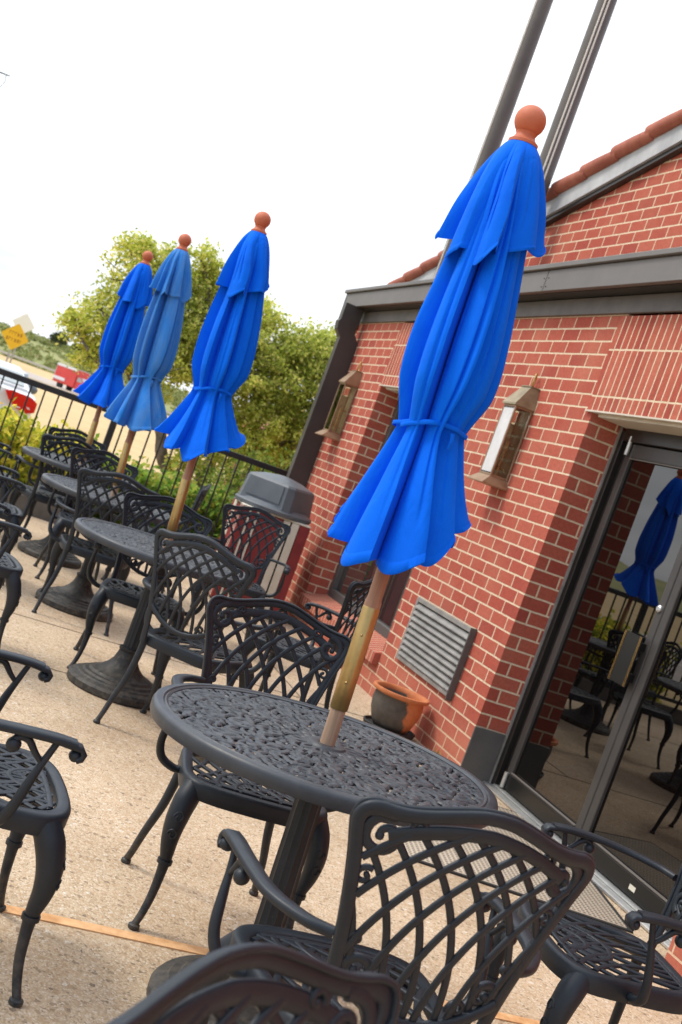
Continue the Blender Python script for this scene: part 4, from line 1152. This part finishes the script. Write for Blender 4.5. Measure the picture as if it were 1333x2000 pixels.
def umbrella(i, x, y, lean, cloth, label, seed, wide, tie, tilt, hem):
    U = empty('patio_umbrella', (x, y, .735 if i == 0 else .72))
    if i == 0: U.scale = (.962, .962, .962)
    else: U.scale = (.978, .978, .978)
    tag(U, label, 'umbrella', 'closed blue patio umbrellas in the tables')
    d = V(lean).normalized()
    U.rotation_mode = 'QUATERNION'; U.rotation_quaternion = UPZ.rotation_difference(d)
    b = MB(); b.lathe([(.0205, -.1), (.0205, .105)], 20); b.lathe([(.0195, .355), (.0195, .375)], 20); b.lathe([(.0225, .372), (.0225, .39), (.0195, .398), (.0195, 1.64)], 20)
    b.build('pole', MAT['wood'], U)
    b = MB(); b.lathe([(.0225, .095), (.0245, .099), (.0245, .232), (.0240, .236), (.0240, .372), (.0225, .376)], 24)
    for zz in (.17, .30): b.sphere((-.0105, -.0215, zz), .004, 8)
    b.build('ferrule', MAT['brass'], U)
    cn = MB(); w = wide; zt = tie
    canopy_shape(cn, [(0, 1.625, .036, .04, 0), (.10, 1.56, .066, .20, .1), (.26, 1.38, .073, .70, .5), (.42, 1.13, .096, .74, .55), (.55, zt + .12, .098, .72, .5), (.63, zt + .03, .080, .58, .35), (.66, zt, .075, .52, .3),
                      (.69, zt - .03, .079, .54, .32), (.80, zt - .16, .112 * w, .56, .5), (1.0, hem, .146 * w, .52, .55)], 9, seed, .05, tilt, uneven=.5)
    can = cn.build('canopy', cloth, U, 62, fix=False)
    b = MB()
    n = 110; pts = []
    for j in range(n + 1):
        a = 2 * pi * j / n; r_ = .0915 + .004 * sin(5 * a + seed) + .003 * sin(9 * a)
        pts.append((r_ * cos(a), r_ * sin(a), zt + .005 * sin(a * 2 + seed) + .012 * cos(a + 1)))
    nr = [V((p[0], p[1], 0)).normalized() for p in pts]
    b.ribbon(pts, nr, .011, .0035)
    b.ribbon([(p[0] * 1.04, p[1] * 1.04, p[2] - .010 + .010 * sin(j / n * 7)) for j, p in enumerate(pts[60:100])], nr[60:100], .012, .004)
    a = radians(-75); b.ribbon(spline([(.100 * cos(a), .100 * sin(a), zt), (.106 * cos(a), .106 * sin(a), zt - .02), (.103 * cos(a), .103 * sin(a), zt - .042)], 4), V((cos(a), sin(a), 0)), .012, .004)
    b.build('tie_strap', cloth, can, 50)
    cp = MB()
    canopy_shape(cp, [(0, 1.640, .020, 0, 0), (.10, 1.637, .042, .03, 0), (.28, 1.585, .068, .18, .10), (.60, 1.48, .088, .50, .45), (1, 1.372, .101, .66, .6)], 8, seed + 40, .05, (tilt[0], tilt[1] * .6), uneven=.5)
    cp.build('vent_cap', cloth, U, 62, fix=False)
    b = MB(); b.lathe([(.040, 1.640), (.040, 1.648), (.034, 1.652), (.028, 1.66), (.0255, 1.668), (.029, 1.674)], 28)
    b.lathe([(.0271, 1.672)] + [(.0415 * sin(a), 1.706 - .0415 * cos(a)) for a in [pi * (.21 + .79 * k / 18) for k in range(18)]] + [(.0005, 1.7475)], 32)
    b.build('finial', MAT['terracotta'], U, 50)
    return U
umbrella(0, 1.10, 2.808, (-.047, .055, 1.717), MAT['blue'], 'bright blue closed umbrella standing in the nearest table, largest in the photo', 5, .98, .865, (radians(40), .094), .585)
umbrella(1, 1.12, 5.76, (-.100, .03, 1.717), MAT['blue'], 'bright blue closed umbrella right of the faded one, over the second table', 17, 1.12, .83, (radians(64), .10), .60)
umbrella(2, 1.04, 7.53, (-.118, .03, 1.717), MAT['blue_faded'], 'faded pale blue closed umbrella between two brighter ones', 29, 1.15, .80, (radians(70), .06), .53)
umbrella(3, .97, 9.21, (-.060, .03, 1.717), MAT['blue_deep'], 'deep blue closed umbrella farthest away, left of the faded one', 44, 1.2, .80, (radians(70), .08), .57)

# ================================================================== FENCE, PLANTING
FY = 11.40
F = empty('railing', (0, FY, 0)); tag(F, 'black iron railing with square bars along the far side of the patio', 'railing')
b = MB(); b.bbox((-2.5, -.024, 1.128), (3.55, .024, 1.185), .004); b.build('top_rail', MAT['fence'], F)
b = MB(); b.bbox((-2.5, -.016, .205), (3.55, .016, .245), .003); b.build('bottom_rail', MAT['fence'], F)
pk = None; x = -2.42; i = 0
while x < 3.5:
    if abs(x - 1.345) > .05 and abs(x + .62) > .05 and abs(x - 3.3) > .05:
        if pk is None:
            b = MB(); b.box((-.0075, -.0075, .2455), (.0075, .0075, 1.1275)); pk = b.build('picket', MAT['fence'], F, 0); q = pk
        else:
            q = pk.copy(); COL.objects.link(q); q.parent = F
        q.location = (x, 0, 0)
    x += .1285
for x in (-2.5, -.62, 1.345, 3.3):
    b = MB(); b.bbox((x - .03, -.0155 - .013, 0), (x + .03, .0285, 1.1275), .003); b.build('post', MAT['fence'], F)
G = empty('railing', (-2.5, 0, 0)); tag(G, 'black iron railing along the road side of the patio, reflected in the door', 'railing')
b = MB(); b.bbox((-.024, -5, 1.128), (.024, FY - .03, 1.185), .004); b.bbox((-.016, -5, .12), (.016, FY - .03, .16), .003); b.build('rail', MAT['fence'], G)
b = MB(); y = -4.9
while y < FY - .1: b.box((-.0075, y - .0075, .1605), (.0075, y + .0075, 1.1275)); y += .1285
b.build('picket_panel', MAT['fence'], G, 0)
b = MB(); b.bbox((-2.6, 11.301, -.3), (3.9, 11.33, .165), .006); tag(b.build('planter_curb', MAT['curb']), 'low dark concrete planter curb under the railing', 'curb')

def leaf_mass(n, fn, size, rr, asp=.55):
    b = MB()
    for k in range(n):
        p = fn(rr)
        if p is not None: b.leafquad(p, rr.uniform(*size), rr, asp)
    return b
# hedge: leafy clumps with gaps, yellow towards the left, greener to the right
def hedge(x0, x1, y0, y1, h, n, m, label, seed):
    rr = random.Random(seed)
    H = empty('hedge', ((x0 + x1) / 2, (y0 + y1) / 2, -.3)); tag(H, label, 'hedge')
    o = V(H.location)
    b = MB(); cl = []
    for k in range(int((x1 - x0) * 60)):
        x = rr.uniform(x0, x1); hh = h + .09 * mnoise.noise(V((x * 2.2, 1, seed))) + .06 * rr.gauss(0, 1)
        side = rr.random()
        cl.append((x, rr.uniform(y0, y1) if side < .4 else y0 + abs(rr.gauss(0, .08)), hh if side < .4 else rr.uniform(.0, hh)))
    for k in range(n):
        c = rr.choice(cl); d = V((rr.gauss(0, .085), rr.gauss(0, .07), rr.gauss(0, .07)))
        b.leafquad(V(c) + d - o, rr.uniform(.024, .044), rr, .65)
    b.build('foliage', m, H, 0, fix=False)
    b = MB()
    for k in range(int((x1 - x0) * 22)):
        x = rr.uniform(x0, x1); y = rr.uniform(y0 + .08, y1 - .08); p = V((x, y, -.3)); pts = [p - o]
        for q in range(4): p = p + V((rr.gauss(0, .04), rr.gauss(0, .04), (h + .2) / 4.6)); pts.append(p - o)
        b.tube(pts, lerp_list([.010, .004], 5), 5)
    b.build('stems', MAT['bark'], H, 60)
hedge(-1.3, 1.30, 11.62, 12.5, .60, 27000, MAT['hedgeleaf'], 'yellow-green leafy hedge behind the railing at the left', 2)
hedge(1.25, 2.75, 11.70, 12.5, .56, 12000, MAT['hedgegreen'], 'greener low hedge behind the railing under the tree', 6)

def shrub(x, y, h, r, n, label, seed):
    rr = random.Random(seed); Sb = empty('shrub', (x, y, -.3)); tag(Sb, label, 'shrub', 'green shrubs behind the railing')
    b = MB(); cl = [(rr.gauss(0, r * .45), rr.gauss(0, r * .4), rr.uniform(.25, h)) for _ in range(40)]
    for k in range(n):
        c = rr.choice(cl); b.leafquad(V(c) + V((rr.gauss(0, .11), rr.gauss(0, .11), rr.gauss(0, .09))), rr.uniform(.022, .042), rr, .5)
    b.build('foliage', MAT['shrubleaf'], Sb, 0, fix=False)
    b = MB()
    for c in cl[:22]:
        b.tube(spline([(c[0] * .15, c[1] * .15, 0), (c[0] * .4 + rr.gauss(0, .04), c[1] * .4, c[2] * .5), c], 4), lerp_list([.016, .006], 9), 6)
    b.build('branches', MAT['bark'], Sb, 60)
shrub(2.75, 12.35, .95, .55, 2600, 'green shrub behind the railing left of the grey bin lid', 12)
shrub(3.75, 12.6, 1.25, .6, 3600, 'green shrub behind the railing right of the grey bin lid', 13)
shrub(3.3, 13.8, 1.6, .7, 3200, 'taller green shrub under the right side of the tree', 14)

# the tree: several crooked stems carrying a clumped open crown
def tree():
    rr = random.Random(8)
    o = V((2.9, 14.8, -.32)); T = empty('tree', o); tag(T, 'gnarled evergreen tree with yellow-green crown beyond the railing', 'tree')
    stems = [[(2.95, 14.8, -.3), (2.75, 14.75, .35), (2.42, 14.7, .78), (2.28, 14.7, 1.08), (1.85, 14.75, 1.45), (1.45, 14.8, 1.95), (1.1, 14.9, 2.25)],
             [(2.95, 14.85, -.3), (2.98, 14.9, .5), (3.05, 15, 1.1), (2.75, 15.1, 1.9), (2.4, 15.1, 2.7), (2.2, 15, 3.1)],
             [(3.1, 14.8, -.3), (3.3, 14.7, .5), (3.5, 14.8, 1.0), (3.4, 15, 1.7), (3.6, 15.1, 2.3), (3.7, 15.1, 2.7)],
             [(3.25, 14.8, -.3), (3.75, 14.75, .5), (3.95, 14.9, 1.1), (4.3, 15.1, 1.9), (4.6, 15.2, 2.4)],
             [(2.3, 14.7, 1.05), (1.75, 14.6, 1.35), (1.25, 14.6, 1.6), (.9, 14.7, 1.9)],
             [(2.8, 15.0, 1.7), (2.0, 15.2, 2.2), (1.6, 15.2, 2.75), (1.45, 15.2, 3.05)]]
    b = MB()
    for i, s_ in enumerate(stems):
        p = spline([V(q) - o for q in s_], 6)
        p = [q + V((.03 * mnoise.noise(q * 3), .03 * mnoise.noise(q * 3 + V((5, 0, 0))), 0)) for q in p]
        b.tube(p, lerp_list([.10, .085, .065, .045, .022] if i < 4 else [.04, .03, .012], len(p)), 9)
    # crown clumps (x, y, z, radius)
    blobs = [(1.0, 14.8, 1.95, .32), (1.35, 14.9, 2.2, .40), (1.75, 15, 2.25, .45), (1.45, 15.1, 2.72, .42), (1.35, 15.1, 3.02, .27), (1.75, 15.1, 2.95, .36), (2.1, 15.2, 2.72, .42), (2.35, 15.2, 3.02, .33), (2.15, 15.1, 3.2, .20),
             (2.55, 15.1, 2.55, .48), (2.95, 15.1, 2.45, .5), (3.35, 15.1, 2.55, .46), (3.1, 15.2, 2.85, .3), (3.65, 15.1, 2.55, .42), (4.0, 15.1, 2.65, .42), (4.35, 15.2, 2.75, .4), (4.7, 15.2, 2.8, .4),
             (2.2, 15, 2.2, .48), (2.7, 15, 1.95, .45), (3.2, 14.9, 1.95, .48), (3.7, 15, 2.0, .5), (4.2, 15, 2.1, .5), (4.6, 15.1, 2.2, .45), (1.55, 14.7, 1.75, .34), (1.2, 14.7, 1.62, .22), (2.0, 14.7, 1.75, .36),
             (3.0, 14.8, 1.45, .36), (3.45, 14.8, 1.5, .40), (3.9, 14.9, 1.5, .45), (4.3, 15, 1.55, .42), (4.6, 15, 1.3, .4), (3.65, 14.9, 1.05, .32), (4.1, 15, 1.05, .4), (2.75, 14.6, 1.0, .22), (3.25, 14.7, .95, .26), (2.62, 14.5, .72, .2), (3.9, 14.8, .65, .3), (4.5, 15, .8, .35)]
    lf = MB()
    for (x, y, z, r_) in blobs:
        twigs = []
        for q in range(int(52 * (r_ / .4) ** 2)):
            d = V((rr.gauss(0, 1), rr.gauss(0, 1), rr.gauss(0, 1))).normalized() * r_ * rr.uniform(.45, 1.08)
            twigs.append(V((x, y, z)) + d)
        for c in twigs:
            k = rr.randint(30, 60); sp_ = rr.uniform(.045, .085)
            for q in range(k):
                lf.leafquad(c + V((rr.gauss(0, sp_), rr.gauss(0, sp_), rr.gauss(0, sp_ * .8))) - o, rr.uniform(.020, .036), rr, .55)
            if rr.random() < .3:
                b.tube(spline([V((x, y, z)) - o, (V((x, y, z)) * .5 + c * .5) - o + V((0, 0, -.04)), c - o], 3), lerp_list([.016, .005], 7), 5)
    b.build('trunk', MAT['bark'], T, 60); lf.build('crown', MAT['treeleaf'], T, 0, fix=False)
tree()
for i, (x, d, h, lab) in enumerate([(-64.5, 36, 3.4, 'dark tree on the hilltop at the left edge'), (-60.3, 36, 2.0, 'small dark bush on the hilltop behind the yellow sign'), (-57.7, 36, 2.6, 'lone dark tree on the hill right of the yellow sign'), (-50, 36, 2.0, 'low dark trees on the ridge near the far umbrella')]):
    rr = random.Random(50 + i); z0 = hill_z(x, d); p_ = R0 * x + F0 * (206 + d); T = empty('hill_tree', (p_.x, p_.y, z0)); tag(T, lab, 'tree', 'trees on the far hill')
    b = MB()
    for q in range(9 if h > 4 else 7):
        c = V((rr.gauss(0, h * .28), rr.gauss(0, h * .25), h * rr.uniform(.35, .95)))
        for k in range(70): b.leafquad(c + V((rr.gauss(0, h * .11), rr.gauss(0, h * .11), rr.gauss(0, h * .10))), rr.uniform(.22, .42), rr, .7)
    b.build('crown', MAT['fartree'], T, 0, fix=False)
    b = MB(); b.tube([(0, 0, -.3), (.1, 0, h * .3), (0, .1, h * .7)], [.22, .16, .06], 8); b.build('trunk', MAT['bark'], T)

# ================================================================== BEYOND THE PATIO
# guardrail
b = MB()
gp = [V(RD(k * 30, 198, .66)) for k in range(-7, 8)]
GR = empty('guardrail', (gp[0].x, gp[0].y, gp[0].z - .66)); tag(GR, 'pale steel guardrail along the far side of the road', 'guardrail')
b.ribbon([p - GR.location for p in gp], -F0, .36, .05); b.build('beam', MAT['roadside'], GR, 30)
b = MB()
for a_, c_ in zip(gp, gp[1:]):
    n_ = 6
    for k in range(n_):
        p = a_ + (c_ - a_) * k / n_ - GR.location; b.box((p.x - .08, p.y + .04, p.z - .75), (p.x + .08, p.y + .2, p.z + .17))
b.build('posts', MAT['roadside'], GR, 0)

# yellow diamond sign, faded one behind it
def diamond(x, y, zc, half, m, label, letters, yaw):
    D_ = empty('road_sign', (x, y, terrain_z(x, y)), (0, 0, radians(yaw))); tag(D_, label, 'road sign'); z = zc - terrain_z(x, y)
    b = MB(); r_ = .06
    def rc(h_): 
        o_ = []
        for k in range(4):
            a = k * pi / 2
            for t in (-.28, 0, .28): o_.append((((half - r_) * cos(a) + r_ * cos(a + t * 2.6)), ((half - r_) * sin(a) + r_ * sin(a + t * 2.6))))
        return o_
    b.prism(rc(0), lambda a, c, h: (a, h, z + c), -.012, .0); b.build('sign_plate', m, D_, 30)
    b = MB(); b.bbox((-.035, .0005, -.3), (.035, .06, z + half * .5), .004); b.build('post', MAT['post'], D_)
    if letters:
        b = MB(); rr = random.Random(4)
        for row, (zz, n_) in enumerate(((.13, 5), (-.13, 6))):
            for k in range(n_):
                xx = (k - (n_ - 1) / 2) * .115
                b.box((xx - .04, -.0135, z + zz - .075), (xx - .018, -.0122, z + zz + .075))
                b.box((xx - .018, -.0135, z + zz + (.03 if rr.random() < .5 else -.075)), (xx + .04, -.0122, z + zz + (.075 if rr.random() < .5 else .045)))
        b.build('lettering', MAT['signdark'], D_, 0)
diamond(1.16, 52, 1.83, .56, MAT['signyellow'], 'yellow diamond road sign with two lines of dark lettering', True, -4)
diamond(1.42, 56, 2.52, .50, MAT['signpale'], 'pale faded diamond sign showing above the yellow one', False, -4)

# white car seen from behind at the left edge
def car():
    gz = -.25; K = empty('white_car', (.02, 21.4, gz), (0, 0, radians(4))); tag(K, 'white car seen from behind beyond the hedge, cut by the left edge', 'car')
    # sections along y: rear at -2.2 (towards us), front at +2.2 ; each: (y, halfwidth low, halfwidth waist, z bottom, z waist)
    def sec(y, wl, ww, zb, zw, zm):
        return [(-wl, y, zb), (wl, y, zb), (ww, y, zm), (ww * .975, y, zw - .05), (ww * .90, y, zw), (-ww * .90, y, zw), (-ww * .975, y, zw - .05), (-ww, y, zm)]
    b = MB()
    b.loft([sec(-2.2, .72, .78, .42, .80, .6), sec(-2.16, .80, .87, .32, 1.02, .6), sec(-2.05, .82, .90, .27, 1.06, .6), sec(-1.5, .84, .92, .25, 1.05, .62), sec(0, .85, .925, .22, .98, .6), sec(1.2, .85, .92, .22, .95, .6), sec(1.9, .82, .88, .25, .82, .55), sec(2.2, .68, .76, .32, .68, .5)], True, True)
    b.build('body', MAT['whitepaint'], K, 35)
    def cab(y, w0, w1, z0, z1): return [(-w0, y, z0), (w0, y, z0), (w1, y, z1 - .05), (w1 * .88, y, z1), (-w1 * .88, y, z1), (-w1, y, z1 - .05)]
    b = MB(); b.loft([cab(-2.0, .82, .80, 1.03, 1.10), cab(-1.55, .83, .66, 1.03, 1.33), cab(-.9, .84, .68, 1.0, 1.385), cab(.2, .84, .67, .96, 1.37), cab(.75, .83, .62, .94, 1.25), cab(1.25, .80, .76, .93, .97)], True, True)
    b.build('roof', MAT['whitepaint'], K, 35)
    def bar(n_, pts, m, t=.012):
        q = MB(); c = V((0, 0, 0)); P_ = [V(p) for p in pts]; nn = (P_[1] - P_[0]).cross(P_[2] - P_[0]).normalized()
        if nn.dot(sum(P_, V((0, 0, 0))) / len(P_) - V((0, 0, .8))) < 0: nn = -nn
        q.loft([[p + nn * t for p in P_], [p - nn * .03 for p in P_]], True, True); q.build(n_, m, K, 30)
    bar('rear_window', [(-.66, -1.95, 1.12), (.66, -1.95, 1.12), (.61, -1.64, 1.29), (-.61, -1.64, 1.29)], MAT['carglass'], .02)
    for s in (-1, 1):
        bar('side_window', [(s * .825, -1.30, 1.06), (s * .84, -.35, 1.04), (s * .72, -.35, 1.32), (s * .72, -1.15, 1.32)], MAT['carglass'], .02)
        bar('side_window', [(s * .84, -.30, 1.04), (s * .84, .75, 1.0), (s * .70, .45, 1.27), (s * .72, -.30, 1.32)], MAT['carglass'], .02)
        # wrap-round tail lamp
        q = MB(); pr = [(.38, 1.00), (.48, 1.03), (.80, 1.01), (.91, .95), (.91, .80), (.78, .755), (.60, .79), (.47, .88)]
        yb = lambda x: -2.235 + .10 * max(0, (x - .70) / .2) ** 2
        q.loft([[(s * x, yb(x) - .03, z) for x, z in pr], [(s * x, yb(x) + .14, z) for x, z in pr]], True, True); q.build('tail_light', MAT['redlens'], K, 30)
        q = MB(); q.bbox((s * .64 - .03, -2.268, .80), (s * .64 + .03, -2.25, .82), .004); q.build('reversing_light', MAT['truckwhite'], K)
        q = MB(); q.sphere((s * 1.05, .62, 1.06), .135, 14, (1.05, .7, .72)); q.tube([(s * .90, .66, 1.0), (s * .98, .64, 1.03)], .03, 8); q.build('mirror', MAT['darkgrey'], K)
        for yy_ in (-1.32, 1.35):
            q = MB(); q.lathe([(.0, -.10), (.24, -.10), (.31, -.085), (.33, -.05), (.33, .05), (.31, .085), (.24, .10), (0, .10)], 28)
            for i_, v in enumerate(q.v): q.v[i_] = (s * .78 + v[2], yy_ + v[0], .33 + v[1])
            w_ = q.build('wheel', MAT['rubber'], K)
            q = MB(); q.lathe([(0, -.108), (.20, -.108), (.21, -.09)], 20)
            for i_, v in enumerate(q.v): q.v[i_] = (s * .78 - s * v[2], yy_ + v[0], .33 + v[1])
            q.build('rim', MAT['chrome'], w_)
    b = MB(); b.bbox((-.80, -2.27, .34), (.80, -2.15, .60), .05); b.build('bumper', MAT['whitepaint'], K)
    b = MB(); b.bbox((-.26, -2.215, .80), (.26, -2.19, .90), .01); b.build('plate_recess', MAT['darkgrey'], K)
    b = MB(); b.bbox((-.30, -2.225, .92), (.30, -2.19, .945), .005); b.build('chrome_strip', MAT['chrome'], K)
car()

# red and white truck on the road
def truck():
    x, y = 10.9, 142.5; K = empty('red_truck', (x, y, terrain_z(x, y) - .1), (0, 0, radians(-42))); tag(K, 'red and white box truck driving on the road in the distance', 'truck')
    b = MB(); b.bbox((-2.0, -1.15, .62), (1.05, 1.15, 2.75), .06); b.build('box_body', MAT['red'], K)
    b = MB()
    for s in (-1, 1):
        b.box((-1.98, s * 1.16 - .03, .95), (-.35, s * 1.16 + .03, 1.30)); b.box((-2.0, s * 1.16 - .03, 2.52), (1.05, s * 1.16 + .03, 2.75))
    b.box((-2.03, -1.15, .62), (-2.001, 1.15, 2.72)); b.box((-2.0, -1.15, 2.751), (1.05, 1.15, 2.80))
    b.build('white_band', MAT['truckwhite'], K, 0)
    b = MB()
    b.prism([(1.08, .55), (3.1, .55), (3.12, 1.05), (2.95, 1.25), (2.2, 1.38), (1.65, 2.02), (1.08, 2.05)], lambda a, c, h: (a, h, c), -1.0, 1.0); b.build('cab', MAT['red'], K, 30)
    b = MB()
    b.prism([(2.3, .62), (3.13, .62), (3.14, 1.05), (2.97, 1.26), (2.3, 1.37)], lambda a, c, h: (a, h, c), -1.01, 1.01); b.build('bonnet', MAT['truckwhite'], K, 30)
    b = MB()
    for s in (-1, 1): b.prism([(1.2, 1.45), (2.02, 1.45), (1.62, 1.95), (1.2, 1.95)], lambda a, c, h: (a, h, c), s * 1.0 - .015, s * 1.0 + .015)
    b.add([(2.24, -.88, 1.39), (2.24, .88, 1.39), (1.70, .82, 2.0), (1.70, -.82, 2.0), (2.20, -.88, 1.37), (2.20, .88, 1.37), (1.66, .82, 1.98), (1.66, -.82, 1.98)], [(0, 1, 2, 3), (7, 6, 5, 4), (0, 4, 5, 1), (1, 5, 6, 2), (2, 6, 7, 3), (3, 7, 4, 0)])
    b.build('window', MAT['carglass'], K, 0)
    for xx in (-.95, 2.45):
        for s in (-1, 1):
            q = MB(); q.lathe([(0, -.13), (.36, -.13), (.42, -.09), (.42, .09), (.36, .13), (0, .13)], 24)
            for i_, v in enumerate(q.v): q.v[i_] = (xx + v[0], s * .92 + v[2], .42 + v[1])
            q.build('wheel', MAT['rubber'], K)
truck()

# small tiled house glimpsed through the tree
Hs = empty('tiled_house', (7.4, 24, -.34)); tag(Hs, 'small brick house with terracotta roof tiles glimpsed between tree and downspout', 'house')
b = MB(); b.box((-1.2, -1, 0), (3, 4, 1.86)); b.build('wall', MAT['stucco'], Hs, 0)
b = MB()
b.loft([[(-1.65, -1.45, 1.84), (3.4, -1.45, 1.84), (3.4, 4.4, 1.84), (-1.65, 4.4, 1.84)], [(-1.65, -1.45, 1.93), (3.4, -1.45, 1.93), (3.4, 4.4, 1.93), (-1.65, 4.4, 1.93)], [(-.45, .4, 2.42), (2.2, .4, 2.42), (2.2, 2.5, 2.42), (-.45, 2.5, 2.42)]], True, True)
for k in range(14): b.tube([(-1.6 + k * .36, -1.46, 1.95), (-1.6 + k * .36 + (.3 - k * .036) * .9, .3, 2.42)], [.09, .07], 8)
b.tube([(-1.62, -1.42, 1.96), (-.45, .4, 2.46)], .10, 10); b.sphere((-.45, .4, 2.56), .15, 12)
b.build('roof', MAT['tile'], Hs, 40)

# utility pole arm entering at the upper left
Up = empty('utility_pole', (-4.3, 28, -.4)); tag(Up, 'thin utility pole arm with a hanging wire at the upper left edge', 'utility pole')
b = MB(); b.tube([(0, 0, 0), (0, 0, 8.2)], [.14, .10], 12); b.build('pole', MAT['bark'], Up)
b = MB(); b.tube([(-.3, 0, 6.93), (2.86, -1.0, 7.07), (3.08, -1.05, 7.07)], [.026, .018, .014], 8); b.build('arm', MAT['darkgrey'], Up)
b = MB(); b.tube([(3.0, -1.05, 7.07), (3.02, -1.05, 6.92), (2.96, -1.05, 6.76)], .008, 6); b.tube([(3.08, -1.05, 7.07), (3.4, -1.3, 7.02)], .004, 5); b.build('wire', MAT['darkgrey'], Up)
